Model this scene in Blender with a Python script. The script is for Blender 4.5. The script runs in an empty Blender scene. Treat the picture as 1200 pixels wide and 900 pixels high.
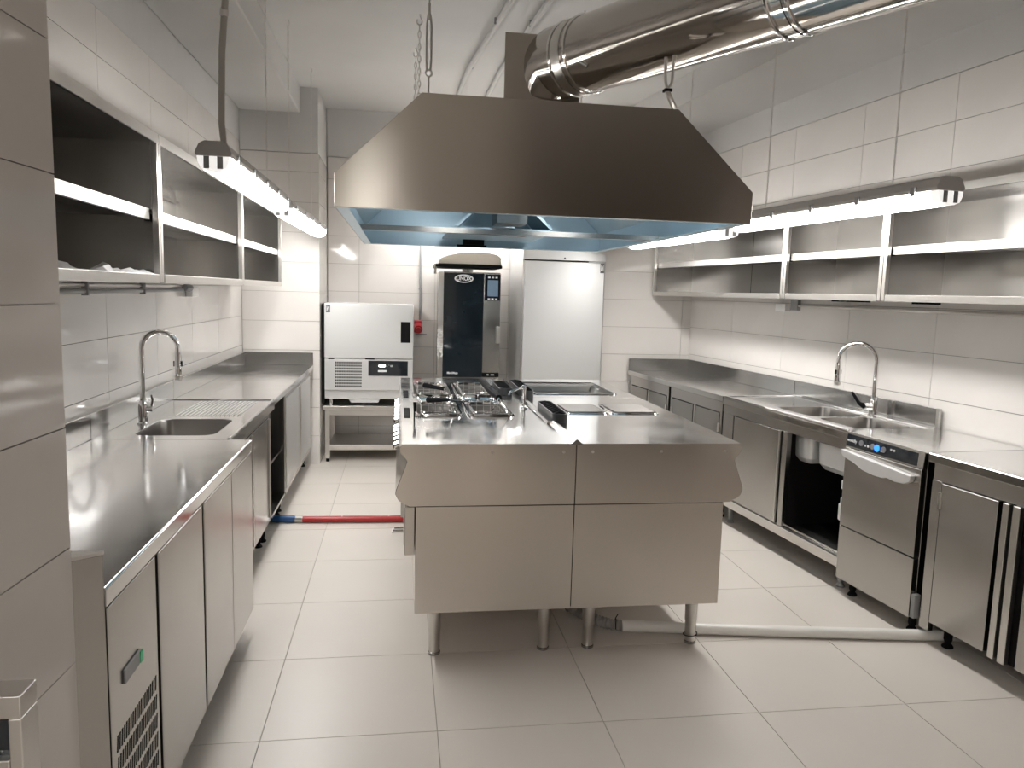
import bpy, bmesh, math, random
from mathutils import Vector, Matrix
random.seed(7)
S = bpy.context.scene
COL = S.collection
PI = math.pi

# ------------------------------------------------------------------ camera
F_PX, PITCH, YAW, ROLL, H = 887.4, 0.12042, 0.14937, 0.027618, 1.50
cy, sy, cp, sp, cr, sr = math.cos(YAW), math.sin(YAW), math.cos(PITCH), math.sin(PITCH), math.cos(ROLL), math.sin(ROLL)
fw = Vector((sy*cp, cy*cp, -sp)); rt = Vector((cy, -sy, 0)); up = rt.cross(fw)
rt2 = rt*cr + up*sr; up2 = up*cr - rt*sr
cam_d = bpy.data.cameras.new('camera'); cam = bpy.data.objects.new('camera', cam_d); COL.objects.link(cam)
cam_d.sensor_width = 36; cam_d.lens = F_PX*36/1200; cam_d.clip_start = .02
M = Matrix((rt2, up2, -fw)).transposed().to_4x4(); M.translation = Vector((0, 0, H))
cam.matrix_world = M
S.camera = cam

# ------------------------------------------------------------------ world, exposure
w = bpy.data.worlds.new('world'); S.world = w; w.use_nodes = True
w.node_tree.nodes['Background'].inputs[0].default_value = (.9, .85, .8, 1)
w.node_tree.nodes['Background'].inputs[1].default_value = .05
S.view_settings.view_transform = 'Standard'; S.view_settings.look = 'None'
S.view_settings.gamma = 1; S.view_settings.use_curve_mapping = False
S.view_settings.exposure = 1.42
LAMP = 14.0          # radiance of the fluorescent diffusers

# ------------------------------------------------------------------ materials
def mat(name, col=(.8,.8,.8), rough=.5, metal=0., noise=0., nscale=8., bump=0., bscale=40., bstretch=(1,1,1),
        spec=.5, emit=None, estr=0., aniso=0., coat=0., alpha=1., trans=0., rvar=0., bdist=.002):
    m = bpy.data.materials.new(name); m.use_nodes = True
    nt = m.node_tree; N = nt.nodes; L = nt.links; b = N['Principled BSDF']
    b.inputs['Base Color'].default_value = (*col, 1); b.inputs['Roughness'].default_value = rough
    b.inputs['Metallic'].default_value = metal
    if aniso:
        b.inputs['Anisotropic'].default_value = aniso; b.inputs['Anisotropic Rotation'].default_value = .25
        t = N.new('ShaderNodeTangent'); t.direction_type = 'RADIAL'; t.axis = 'Z'
        L.new(t.outputs[0], b.inputs['Tangent'])
    b.inputs['Specular IOR Level'].default_value = spec
    if coat: b.inputs['Coat Weight'].default_value = coat; b.inputs['Coat Roughness'].default_value = .05
    if trans: b.inputs['Transmission Weight'].default_value = trans
    if alpha < 1: b.inputs['Alpha'].default_value = alpha
    if emit: b.inputs['Emission Color'].default_value = (*emit, 1); b.inputs['Emission Strength'].default_value = estr
    tc = N.new('ShaderNodeTexCoord')
    if noise or rvar:
        n = N.new('ShaderNodeTexNoise'); n.inputs['Scale'].default_value = nscale; n.inputs['Detail'].default_value = 4
        L.new(tc.outputs['Object'], n.inputs['Vector'])
        if noise:
            mr = N.new('ShaderNodeMapRange'); mr.inputs[1].default_value = .3; mr.inputs[2].default_value = .7
            mr.inputs[3].default_value = 1-noise; mr.inputs[4].default_value = 1+noise
            mx = N.new('ShaderNodeVectorMath'); mx.operation = 'SCALE'; mx.inputs[0].default_value = col
            L.new(n.outputs[0], mr.inputs[0]); L.new(mr.outputs[0], mx.inputs['Scale']); L.new(mx.outputs[0], b.inputs['Base Color'])
        if rvar:
            mr = N.new('ShaderNodeMapRange'); mr.inputs[1].default_value = .3; mr.inputs[2].default_value = .7
            mr.inputs[3].default_value = rough-rvar; mr.inputs[4].default_value = rough+rvar
            L.new(n.outputs[0], mr.inputs[0]); L.new(mr.outputs[0], b.inputs['Roughness'])
    if bump:
        mp = N.new('ShaderNodeMapping'); mp.inputs['Scale'].default_value = bstretch
        L.new(tc.outputs['Object'], mp.inputs[0])
        n = N.new('ShaderNodeTexNoise'); n.inputs['Scale'].default_value = bscale; n.inputs['Detail'].default_value = 3
        L.new(mp.outputs[0], n.inputs['Vector'])
        bp = N.new('ShaderNodeBump'); bp.inputs['Strength'].default_value = bump; bp.inputs['Distance'].default_value = bdist
        L.new(n.outputs[0], bp.inputs['Height']); L.new(bp.outputs[0], b.inputs['Normal'])
        if coat: L.new(bp.outputs[0], b.inputs['Coat Normal'])
    return m
STEELI = mat('island_steel', (.67,.625,.57), .19, 1, aniso=.8, bump=.2, bscale=1.6, bdist=.012)
STEEL = mat('brushed_steel', (.485,.47,.45), .24, 1, aniso=.75, bump=.15, bscale=2.2, bdist=.01, rvar=.03, nscale=3)
STEELD = mat('dark_brushed_steel', (.38,.37,.355), .25, 1, aniso=.7, bump=.15, bscale=2.5, bdist=.01)
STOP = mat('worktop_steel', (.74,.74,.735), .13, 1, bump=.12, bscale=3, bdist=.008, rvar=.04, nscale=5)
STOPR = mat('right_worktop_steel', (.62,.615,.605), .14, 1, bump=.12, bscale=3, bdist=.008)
SSPL = mat('splashback_steel', (.52,.515,.505), .16, 1, bump=.12, bscale=3, bdist=.008)
SRAIL = mat('satin_steel_rail', (.68,.66,.63), .3, 1)
SBASIN = mat('basin_steel', (.30,.285,.27), .3, 1, bump=.1, bscale=60)
SMATT = mat('film_covered_steel', (.68,.68,.675), .38, .6, aniso=.4)
SHOOD = mat('hood_steel', (.52,.48,.43), .25, 1, aniso=.8, bump=.25, bscale=1.2, bdist=.012)
CHROME = mat('chrome', (.82,.82,.82), .06, 1)
DUCTM = mat('duct_steel', (.58,.55,.52), .11, 1, bump=.25, bscale=2, bdist=.006, bstretch=(1,1,1))
BLUEF = mat('blue_protective_film', (.47,.63,.73), .25, .25, bump=.3, bscale=8, bdist=.004)
DARK = mat('black_plastic', (.007,.007,.008), .6, spec=.06)
DARKV = mat('dark_interior', (.008,.007,.007), .7, spec=.1)
BLACKG = mat('black_glass', (.008,.012,.018), .04, coat=.5)
OVENG = mat('oven_glass', (.010,.016,.021), .06, coat=.3, noise=.3, nscale=6)
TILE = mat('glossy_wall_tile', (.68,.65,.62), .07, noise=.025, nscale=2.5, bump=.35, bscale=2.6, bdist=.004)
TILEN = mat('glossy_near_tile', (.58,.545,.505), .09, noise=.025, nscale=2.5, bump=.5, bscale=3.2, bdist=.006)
GROUT = mat('grout', (.30,.27,.245), .8)
FLOORT = mat('floor_tile', (.66,.61,.555), .34, noise=.02, nscale=2)
FGROUT = mat('floor_grout', (.40,.36,.32), .8)
PLASTER = mat('white_plaster', (.60,.59,.575), .85, noise=.03, nscale=2, bump=.2, bscale=30)
GREYP = mat('grey_plastic', (.28,.28,.28), .5)
WHITEP = mat('white_plastic', (.78,.77,.75), .35)
PIPEW = mat('cream_pvc_pipe', (.80,.78,.74), .3)
HOSE = mat('grey_corrugated_hose', (.30,.28,.26), .5)
CONDM = mat('grey_conduit', (.42,.40,.37), .45)
RED = mat('red_hose', (.45,.02,.02), .35)
BLUE = mat('blue_fitting', (.02,.09,.25), .4)
REDP = mat('red_socket_plastic', (.5,.02,.03), .35)
GREEN = mat('green_led', (.01,.22,.09), .4, emit=(.05,.6,.25), estr=.05)
VENTM = mat('dark_vent_steel', (.05,.05,.053), .4, .5)
PALE = mat('pale_handle', (.62,.61,.60), .35, .3)
BLUELED = mat('blue_led', (.05,.3,.9), .4, emit=(.01,.12,1), estr=.9)
WHITEL = mat('lit_digits', (.9,.9,.9), .4, emit=(1,1,1), estr=1.2)
PRINT = mat('white_print', (.75,.75,.75), .5)
GPRINT = mat('grey_print', (.2,.2,.21), .5)
DARKPR = mat('dark_print', (.06,.06,.065), .5)
SCREEN = mat('grey_touch_screen', (.12,.17,.23), .2, emit=(.2,.3,.42), estr=.08)
LAMPM = mat('lamp_diffuser', (.9,.9,.9), .3, emit=(1,.982,.955), estr=LAMP)
LAMPE = mat('lamp_clear_end', (.8,.8,.8), .2, emit=(1,.97,.93), estr=.28)
HOUS = mat('lamp_housing', (.42,.40,.385), .5)
SLIP = mat('shelf_edge_steel', (.70,.69,.67), .42, .7)
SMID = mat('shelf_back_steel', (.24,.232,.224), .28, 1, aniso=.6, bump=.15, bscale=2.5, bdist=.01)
FILM = mat('clear_wrap', (.85,.85,.85), .25, bump=.5, bscale=50)
REDW = mat('added_door_red', (.35,.05,.05), .5)
CLEARB = mat('frosted_housing', (.5,.5,.48), .4)

# ------------------------------------------------------------------ mesh builder
class MB:
    def __init__(s): s.bm = bmesh.new()
    def box(s, x0, x1, y0, y1, z0, z1):
        v = [s.bm.verts.new(p) for p in ((x0,y0,z0),(x1,y0,z0),(x1,y1,z0),(x0,y1,z0),(x0,y0,z1),(x1,y0,z1),(x1,y1,z1),(x0,y1,z1))]
        for f in ((0,3,2,1),(4,5,6,7),(0,1,5,4),(1,2,6,5),(2,3,7,6),(3,0,4,7)): s.bm.faces.new([v[i] for i in f])
        return s
    def prism(s, poly, axis, a, b):      # poly of 2-D points; axis: 'x' poly=(y,z), 'y' poly=(x,z), 'z' poly=(x,y)
        def P(p, t): return {'x': (t,p[0],p[1]), 'y': (p[0],t,p[1]), 'z': (p[0],p[1],t)}[axis]
        A = [s.bm.verts.new(P(p,a)) for p in poly]; B = [s.bm.verts.new(P(p,b)) for p in poly]
        s.bm.faces.new(A[::-1]); s.bm.faces.new(B); n = len(poly)
        for i in range(n): s.bm.faces.new((A[i],A[(i+1)%n],B[(i+1)%n],B[i]))
        return s
    def loft(s, loops, cap0=False, cap1=False, closed=True):
        V = [[s.bm.verts.new(p) for p in l] for l in loops]; n = len(V[0])
        for a, b in zip(V, V[1:]):
            for i in range(n if closed else n-1): s.bm.faces.new((a[i],a[(i+1)%n],b[(i+1)%n],b[i]))
        if cap0: s.bm.faces.new(V[0][::-1])
        if cap1: s.bm.faces.new(V[-1])
        return s
    def tube(s, pts, r, n=10, closed=False, cap=True):
        pts = [Vector(p) for p in pts]; rr = r if isinstance(r, (list,tuple)) else [r]*len(pts)
        loops = []; N = len(pts); u = None
        for i, p in enumerate(pts):
            if closed: t = pts[(i+1)%N]-pts[i-1]
            else: t = (pts[min(i+1,N-1)]-pts[max(i-1,0)])
            t.normalize()
            if u is None:
                u = t.cross(Vector((0,0,1)));
                if u.length < .1: u = t.cross(Vector((1,0,0)))
            else: u = u - t*u.dot(t)
            u.normalize(); v = t.cross(u)
            loops.append([p+u*math.cos(2*PI*k/n)*rr[i]+v*math.sin(2*PI*k/n)*rr[i] for k in range(n)])
        if closed: loops.append(loops[0]); s.loft(loops); bmesh.ops.remove_doubles(s.bm, verts=s.bm.verts, dist=1e-6)
        else: s.loft(loops, cap, cap)
        return s
    def cyl(s, p0, p1, r0, r1=None, n=20): return s.tube([p0,p1], [r0, r0 if r1 is None else r1], n)
    def lathe(s, c, prof, n=20, axis='z'):     # prof: (r, t)
        L = []
        for r, t in prof:
            r = max(r, 1e-4)
            if axis == 'z': L.append([(c[0]+r*math.cos(2*PI*k/n), c[1]+r*math.sin(2*PI*k/n), c[2]+t) for k in range(n)])
            elif axis == 'x': L.append([(c[0]+t, c[1]+r*math.cos(2*PI*k/n), c[2]+r*math.sin(2*PI*k/n)) for k in range(n)])
            else: L.append([(c[0]+r*math.sin(2*PI*k/n), c[1]+t, c[2]+r*math.cos(2*PI*k/n)) for k in range(n)])
        return s.loft(L, True, True)
    def plate(s, outer, holes, z0, z1):        # slab with holes
        for z in (z1, z0):
            E = []
            for lp in [outer]+holes:
                v = [s.bm.verts.new((p[0],p[1],z)) for p in lp]
                E += [s.bm.edges.new((v[i], v[(i+1)%len(v)])) for i in range(len(v))]
            bmesh.ops.triangle_fill(s.bm, use_beauty=True, edges=E)
        for lp in [outer]+holes: s.loft([[(p[0],p[1],z0) for p in lp], [(p[0],p[1],z1) for p in lp]])
        bmesh.ops.remove_doubles(s.bm, verts=s.bm.verts, dist=1e-6)
        return s
def rrect(x0, x1, y0, y1, r, n=5):
    out = []
    for cx, cy_, a in ((x1-r,y1-r,0),(x0+r,y1-r,PI/2),(x0+r,y0+r,PI),(x1-r,y0+r,1.5*PI)):
        for k in range(n+1):
            t = a+PI/2*k/n; out.append((cx+r*math.cos(t), cy_+r*math.sin(t)))
    return out
def rectp(x0, x1, y0, y1): return [(x0,y0),(x1,y0),(x1,y1),(x0,y1)]
def box(*a): return MB().box(*a)
def boxes(*L):
    m = MB()
    for a in L: m.box(*a)
    return m
def ang(th): return Matrix.Rotation(th, 4, 'Z')
THR = 0.0936517        # the right-hand wall is turned by this angle
def mk(name, mb, m, base=(0,0,0), bevel=0., smooth=True, ang_s=.6):
    bmesh.ops.recalc_face_normals(mb.bm, faces=mb.bm.faces)
    bmesh.ops.translate(mb.bm, verts=mb.bm.verts, vec=-Vector(base))
    me = bpy.data.meshes.new(name); mb.bm.to_mesh(me); mb.bm.free()
    me.materials.append(m)
    o = bpy.data.objects.new(name, me); COL.objects.link(o)
    if smooth: me.shade_smooth(); me.set_sharp_from_angle(angle=ang_s)
    if bevel:
        bv = o.modifiers.new('bevel', 'BEVEL'); bv.width = bevel; bv.segments = 2; bv.limit_method = 'ANGLE'; bv.angle_limit = .6
        bv.harden_normals = True
    return o
class Thing:
    def __init__(s, name, label, cat, base=(0,0,0), th=0., group=None, mb=None, m=None, bevel=0., kind=None, **k):
        s.base = Vector(base)
        if mb: s.o = mk(name, mb, m, base, bevel, **k)
        else: s.o = bpy.data.objects.new(name, None); COL.objects.link(s.o); s.o.empty_display_size = .05
        s.o.location = ang(th) @ s.base; s.o.rotation_euler = (0,0,th)
        if label: s.o['label'] = label
        if cat: s.o['category'] = cat
        if group: s.o['group'] = group
        if kind: s.o['kind'] = kind
    def part(s, name, mb, m, parent=None, label=None, bevel=0., kind=None, **k):
        o = mk(name, mb, m, s.base, bevel, **k); o.parent = parent or s.o
        if label: o['label'] = label
        if kind: o['kind'] = kind
        return o
    def text(s, name, body, size, loc, rot, m, parent=None, label=None, sx=1., ext=.0006, bold=0.):
        cu = bpy.data.curves.new(name, 'FONT'); cu.body = body; cu.size = size; cu.extrude = ext
        cu.align_x = 'CENTER'; cu.align_y = 'CENTER'; cu.offset = bold
        t = bpy.data.objects.new(name, cu); COL.objects.link(t)
        dg = bpy.context.evaluated_depsgraph_get()
        me = bpy.data.meshes.new_from_object(t.evaluated_get(dg)); bpy.data.objects.remove(t)
        me.materials.clear(); me.materials.append(m)
        o = bpy.data.objects.new(name, me); COL.objects.link(o)
        o.parent = parent or s.o; o.location = Vector(loc)-s.base; o.rotation_euler = rot; o.scale = (sx,1,1)
        if label: o['label'] = label
        return o
FACE_Y = (PI/2, 0, 0)             # text seen from -Y
FACE_X = (PI/2, 0, -PI/2)         # text seen from -X (right-hand units)
FACE_XP = (PI/2, 0, PI/2)         # text seen from +X (left-hand units)

# ------------------------------------------------------------------ room
def tiles(T, plane, off, u0, u1, zs, uj, m, face, name='tile', gap=.0028, th=.009):
    """plane 'x': tiles lie at x=off, run along y; 'y': at y=off, run along x. face = direction of the visible side."""
    us = sorted({u0, u1} | {u for u in uj if u0 < u < u1}); cache = {}
    for a, b in zip(us, us[1:]):
        for z0, z1 in zip(zs, zs[1:]):
            key = (round(b-a,3), round(z1-z0,3)); w_, h_ = b-a-gap, z1-z0-gap
            if w_ < .01 or h_ < .01: continue
            if key not in cache:
                f = face*th; mb = MB()
                lo, hi = min(0,f), max(0,f)
                if plane == 'x': mb.box(lo, hi, -w_/2, w_/2, -h_/2, h_/2)
                else: mb.box(-w_/2, w_/2, lo, hi, -h_/2, h_/2)
                o = mk(name, mb, m, (0,0,0), smooth=False); cache[key] = o.data
            else: o = bpy.data.objects.new(name, cache[key]); COL.objects.link(o)
            o.parent = T.o; c = (a+b)/2
            o.location = (Vector((off, c, (z0+z1)/2)) if plane == 'x' else Vector((c, off, (z0+z1)/2)))-T.base
def rows(z, dz, lo, hi):
    k0 = math.ceil((lo-z)/dz); out = [lo]
    while z+k0*dz < hi-.02:
        if z+k0*dz > lo+.02: out.append(z+k0*dz)
        k0 += 1
    return out+[hi]
def joints(u, d, lo, hi): return [u+k*d for k in range(-20,20) if lo < u+k*d < hi]
ZC, ZS = 3.09, 2.89
G = .009
fl = Thing('floor', None, None, kind='structure', mb=box(-1.5, 4.0, -2.6, 7.4, -.12, -.004), m=FGROUT)
xs = [-.445+.5865*k for k in range(-2, 8)]; ys = [2.44+.565*k for k in range(-9, 9)]
xs = [-1.45]+[x for x in xs if x > -1.4]+[3.95]; ys = [-2.55]+[y for y in ys if y > -2.5]+[7.35]
tc_ = {}
for i, (a, b) in enumerate(zip(xs, xs[1:])):
    for c, d in zip(ys, ys[1:]):
        k = (round(b-a,3), round(d-c,3))
        if k not in tc_:
            o = mk('floor_tile', box(-(b-a)/2+.0016, (b-a)/2-.0016, -(d-c)/2+.0016, (d-c)/2-.0016, -.0039, 0), FLOORT, smooth=False); tc_[k] = o.data
        else: o = bpy.data.objects.new('floor_tile', tc_[k]); COL.objects.link(o)
        o.parent = fl.o; o.location = ((a+b)/2, (c+d)/2, 0)
# left wall
wl = Thing('wall_left', None, None, kind='structure', mb=box(-1.45, -1.28-G, 1.3, 7.4, 0, 2.65), m=GROUT)
wl.part('plaster_band', box(-1.45, -1.285, 1.3, 7.4, 2.652, 3.15), PLASTER)
tiles(wl, 'x', -1.28-G, 1.5, 6.4985, rows(1.25,.24,0,2.648), joints(3.58,.7,1.5,6.3), TILE, 1)
# back walls
wb = Thing('wall_back', None, None, kind='structure', mb=box(-.66, 1.78, 7.2+G, 7.4, 0, 2.67), m=GROUT)
wb.part('plaster_band', box(-.66, 1.78, 7.205, 7.4, 2.672, 3.15), PLASTER)
tiles(wb, 'y', 7.2+G, -.655, 1.755, rows(1.215,.252,0,2.668), joints(-.373,.7,-.6,1.7), TILE, -1)
wbl = Thing('wall_back_left', None, None, kind='structure', mb=box(-1.28, -.66-G, 6.5+G, 7.4, 0, 2.575), m=GROUT)
wbl.part('plaster_band', box(-1.28, -.667, 6.505, 7.4, 2.577, 3.15), PLASTER)
tiles(wbl, 'y', 6.5+G, -1.279, -.66, rows(1.215,.242,0,2.573), [], TILE, -1)
tiles(wbl, 'x', -.66-G, 6.5+G, 7.195, rows(1.215,.242,0,2.573), [], TILE, 1)
wbr = Thing('wall_back_right', None, None, kind='structure', mb=box(1.757+G, 2.75, 6.45+G, 7.4, 0, 2.66), m=GROUT)
wbr.part('plaster_band', box(1.762, 2.75, 6.455, 7.4, 2.662, 3.15), PLASTER)
tiles(wbr, 'y', 6.45+G, 1.757, 2.562, rows(.746,.24,0,2.658), [2.478], TILE, -1)
tiles(wbr, 'x', 1.757+G, 6.45+G, 7.195, rows(.746,.24,0,2.658), [], TILE, -1)
# right wall (turned)
wr = Thing('wall_right', None, None, th=THR, kind='structure', mb=box(3.15+G, 3.35, -2.6, 6.3, 0, 2.68), m=GROUT)
wr.part('plaster_band', box(3.155, 3.35, -2.6, 6.3, 2.682, 3.15), PLASTER)
tiles(wr, 'x', 3.15+G, -.12, 6.182, rows(1.237,.24,0,2.678), joints(3.38,.695,-.1,6.17), TILE, -1)
wr.part('plain_tiling', box(3.15, 3.158, -2.55, -.125, 0, 2.678), TILE)
# near left wall (turned the other way)
THN = -math.radians(3.4)
cn = ang(-THN) @ Vector((-.66, 1.61, 0))
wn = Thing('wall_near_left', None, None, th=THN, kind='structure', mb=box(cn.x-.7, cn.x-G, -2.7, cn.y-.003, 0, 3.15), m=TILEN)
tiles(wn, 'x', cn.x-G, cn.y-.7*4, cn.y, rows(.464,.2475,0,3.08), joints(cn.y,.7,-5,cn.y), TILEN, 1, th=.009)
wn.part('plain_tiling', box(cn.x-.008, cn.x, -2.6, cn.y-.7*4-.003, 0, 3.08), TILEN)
wf = Thing('wall_front', None, None, kind='structure', mb=box(-1.4, 1.15, -2.75, -2.6, 0, 3.15), m=mat('plain_warm_wall', (.50,.43,.36), .7))
wf.part('added_dim_recess', boxes((1.15,1.25,-5.0,-2.6,0,3.15),(1.25,4.0,-5.1,-5.0,0,3.15),(1.25,4.0,-5.0,-2.76,3.12,3.2),(3.75,3.85,-5.0,-2.6,0,3.15),(1.25,3.75,-5.0,-2.62,-.05,-.005)), mat('added_dim_wall', (.16,.12,.10), .7))  # added unseen recess, coloured dark so the steel on the right reflects darkness
dr = Thing('added_dark_door', None, None, base=(0,-2.6,0), kind='structure', mb=box(-.2, .75, -2.6, -2.55, 0, 2.05), m=mat('added_door_dark', (.10,.08,.07), .5), bevel=.004)  # added unseen door, gives the steel fronts something to reflect
dr.part('door_handle', MB().tube([(.65,-2.55,1.02),(.65,-2.50,1.02),(.53,-2.50,1.02)], .01), CHROME)
dr.part('door_frame', boxes((-.28,-.2,-2.6,-2.53,0,2.13),(.75,.83,-2.6,-2.53,0,2.13),(-.28,.83,-2.6,-2.53,2.05,2.13)), SRAIL)
d2 = Thing('added_red_door', None, None, base=(3.15,.2,0), th=THR, kind='structure', mb=box(3.10, 3.149, -.1, .55, 0, 2.05), m=REDW, bevel=.004)  # added unseen red door, supplies the red reflection in the island
d2.part('door_handle', MB().tube([(3.10,.47,1.02),(3.06,.47,1.02),(3.06,.36,1.02)], .01), CHROME)
# ceiling
ce = Thing('ceiling', None, None, kind='structure', mb=box(-1.5, 4.0, -2.75, 7.4, ZC, 3.25), m=PLASTER)
ce.part('added_dark_block', box(1.0, 3.9, -2.6, -.5, 2.45, ZC+.02), mat('added_block_dark', (.10,.08,.07), .7))  # added unseen dark block, keeps the right of the hood reflecting dark
ce.part('soffit', MB().prism([(-1.28,1.3),(-.81,1.3),(-.81,7.2),(-1.28,7.2)], 'z', ZS, ZC+.02), PLASTER, bevel=.01)
so = mk('soffit', MB().prism([(2.53,-2.6),(3.16,-2.6),(3.16,6.6),(2.53,6.6)], 'z', ZS, ZC+.02), PLASTER); so.parent = ce.o; so.rotation_euler = (0,0,THR)
so['label'] = 'right hand dropped plaster band'
# ------------------------------------------------------------------ ceiling conduits
def ceilpipe(pts, label):
    t = Thing('ceiling_conduit', label, 'conduit', base=pts[0], mb=MB().tube(pts, .018, 8), m=PLASTER)
    for i in range(3):
        p = Vector(pts[0]).lerp(Vector(pts[-1]), .2+.3*i)
        t.part('clip', MB().cyl((p.x-.03,p.y,p.z-.012),(p.x-.03,p.y,ZC),.007,n=8), GREYP)
ceilpipe([(.60,4.0,3.066),(.56,4.6,3.066),(.47,5.6,3.066),(.44,7.1,3.066)], 'white conduit along the ceiling left of the square plenum')
ceilpipe([(.80,4.0,3.066),(.76,4.6,3.066),(.70,5.6,3.066),(.68,7.1,3.066)], 'white conduit along the ceiling just above the square plenum')

# ------------------------------------------------------------------ fluorescent fixtures
def fixture(p0, p1, label, grp='twin tube fluorescent fixtures hung in rows'):
    p0 = Vector(p0); p1 = Vector(p1); d = p1-p0; L = d.length; th = -math.atan2(d.x, d.y)
    base = ang(-th) @ p0; bx, by, bz = base
    t = Thing('fluorescent_light', label, 'light fixture', base=base, th=th, group=grp)
    prof = [(-.062,0),(-.066,.012),(-.05,.045),(-.03,.055),(.03,.055),(.05,.045),(.066,.012),(.062,0)]
    t.part('housing', MB().prism([(bx+a, bz+b) for a,b in prof], 'y', by, by+L), HOUS, bevel=.003)
    pd = [(-.058,0),(-.056,-.02),(-.045,-.042),(-.02,-.052),(.02,-.052),(.045,-.042),(.056,-.02),(.058,0)]
    t.part('diffuser', MB().prism([(bx+a, bz+b-.001) for a,b in pd], 'y', by+.045, by+L-.045), LAMPM)
    for y0, y1 in ((by, by+.043), (by+L-.043, by+L)):
        t.part('end_cap', MB().prism([(bx+a*.99, bz+b-.001) for a,b in pd], 'y', y0, y1), LAMPE)
        for a in (-.034, .014): t.part('tube_holder', box(bx+a, bx+a+.02, y0-.001, y1, bz-.045, bz-.001), GREYP)
    for k in range(5):
        y = by+.12+(L-.24)*k/4
        for s_ in (-1, 1): t.part('clip', box(bx+s_*.066-.006, bx+s_*.066+.006, y-.012, y+.012, bz-.012, bz+.022), GREYP)
    return t
def rw(q, s, z): return ang(THR) @ Vector((q, s, z))
fixture((-.68,2.98,1.965), (-.68,4.52,1.945), 'lit fluorescent fixture nearest the left wall shelves, its rounded end towards us')
fixture((-.675,4.60,1.95), (-.645,6.35,1.965), 'smaller looking lit fixture behind the first one on the left')
fixture(rw(2.34,2.50,1.935), rw(2.34,4.06,1.915), 'long lit fluorescent fixture in front of the right wall shelves')
fixture(rw(2.34,4.14,1.912), rw(2.34,5.62,1.905), 'lit fixture whose far end shows under the right corner of the hood')
fixture((-.05,6.85,2.24), (1.48,6.85,2.24), 'lit fixture above the tall oven and fridge, behind the hood')
fixture((-.27,-1.75,2.36), (-.27,-.15,2.36), 'unseen lit fixture placed behind the viewpoint, on the left')  # unseen fixture, placed to give the hood front its bright streak
fixture((-.50,-1.95,1.99), (-.50,-.40,1.99), 'added lower lit fixture, unseen behind the viewpoint, close to the near left wall')  # added out of view to brighten the island front

# chains and cables
def chain(x, y, z0, z1, label, pitch=.034, r=.0028, wdt=.0085, grp=None):
    mb = MB(); n = int((z1-z0)/pitch)
    for k in range(n):
        zc = z0+(k+.5)*(z1-z0)/n; hl = (z1-z0)/n*.5+.004; pts = []
        for j in range(10):
            a = 2*PI*j/10; px = math.cos(a)*wdt; pz = math.sin(a)*hl
            pts.append((x+(px if k%2 else 0), y+(0 if k%2 else px), zc+pz))
        mb.tube(pts, r, 4, closed=True)
    return Thing('hanging_chain', label, 'chain', base=(x,y,z0), mb=mb, m=SRAIL, group=grp)
def small_chain(x, y, z0, z1, label):
    t = chain(x, y, z0, z1-.03, label, pitch=.022, r=.0011, wdt=.0036, grp='thin chains carrying the light fixtures')
    t.part('hook', MB().tube([(x,y,z1-.035),(x+.008,y,z1-.025),(x+.006,y,z1-.01),(x,y,z1)], .003, 6), SRAIL)
small_chain(-.68, 4.13, 2.0, ZC, 'thin chain holding the middle of the front left fixture')
small_chain(-.68, 4.93, 2.003, ZC, 'thin chain between the two left fixtures, second from the front')
for x_ in (.3, 1.1): small_chain(x_, 6.85, 2.296, ZC, 'thin chain holding the fixture behind the hood, ' + ('left one' if x_ < 1 else 'right one'))
for x_, z_ in ((-.27, 2.416),):
    for y_ in (-1.5, -.6): small_chain(x_, y_, z_, ZC, 'thin chain of the unseen fixture placed behind the viewpoint, ' + ('rear one' if y_ < -1 else 'front one'))
small_chain(-.66, 5.95, 2.01, ZC, 'thin chain furthest back on the left, above the rear fixture')
for s_, lb in ((2.82,'thin chain over the near end of the right fixture'), (3.78,'thin chain over the far half of the right fixture'), (4.75,'thin chain just beside the right slope of the hood')):
    p = rw(2.34, s_, 0); small_chain(p.x, p.y, 1.972 if s_ < 4 else 1.965, ZC, lb)
cb = Thing('flexible_conduit', 'grey corrugated conduit dropping to the front left light fixture', 'conduit', base=(-.66,3.06,2.02),
      mb=MB().tube([(-.66,3.07,2.018),(-.665,3.06,2.10),(-.655,3.04,2.35),(-.63,3.0,2.55),(-.62,3.0,2.75),(-.64,3.0,ZC)], .012, 10), m=CONDM)
cb.part('cable_tie', MB().cyl((-.642,3.02,2.47),(-.637,3.01,2.49),.0155), SRAIL)

# ------------------------------------------------------------------ extractor hood
HY0, HY1, HZ0, HZ1, HT = 2.95, 5.32, 1.80, 1.925, 2.23
HX0, HX1 = -.245, 1.405
TX0, TX1 = .075, 1.075
hd = Thing('extractor_hood', 'large stainless island extractor hood with sloping sides and pale blue lining', 'extractor hood', base=(.58,2.95,HZ0))
outl = [(HX0,HZ0),(HX1,HZ0),(HX1,HZ1),(TX1,HT),(TX0,HT),(HX0,HZ1)]
def sheet(poly, y, t=.004): return MB().prism(poly, 'y', y, y+t)
hd.part('front_panel', sheet(outl, HY0), SHOOD, bevel=.0015)
hd.part('rear_panel', sheet(outl, HY1-.004), SHOOD)
def slope(x0, z0, x1, z1, t):
    d = Vector((x1-x0, 0, z1-z0)).normalized(); n = Vector((-d.z, 0, d.x))*t
    return MB().prism([(x0,z0),(x1,z1),(x1+n.x,z1+n.z),(x0+n.x,z0+n.z)], 'y', HY0+.004, HY1-.004)
m_ = hd.part('side_lip', slope(HX0,HZ0,HX0,HZ1,-.003), SHOOD); hd.part('side_lip', slope(HX1,HZ0,HX1,HZ1,.003), SHOOD)
hd.part('side_panel', slope(HX0,HZ1,TX0,HT,-.003), SHOOD); hd.part('side_panel', slope(HX1,HZ1,TX1,HT,.003), SHOOD)
hd.part('top_panel', box(TX0, TX1, HY0+.004, HY1-.004, HT-.004, HT), SHOOD)
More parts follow.
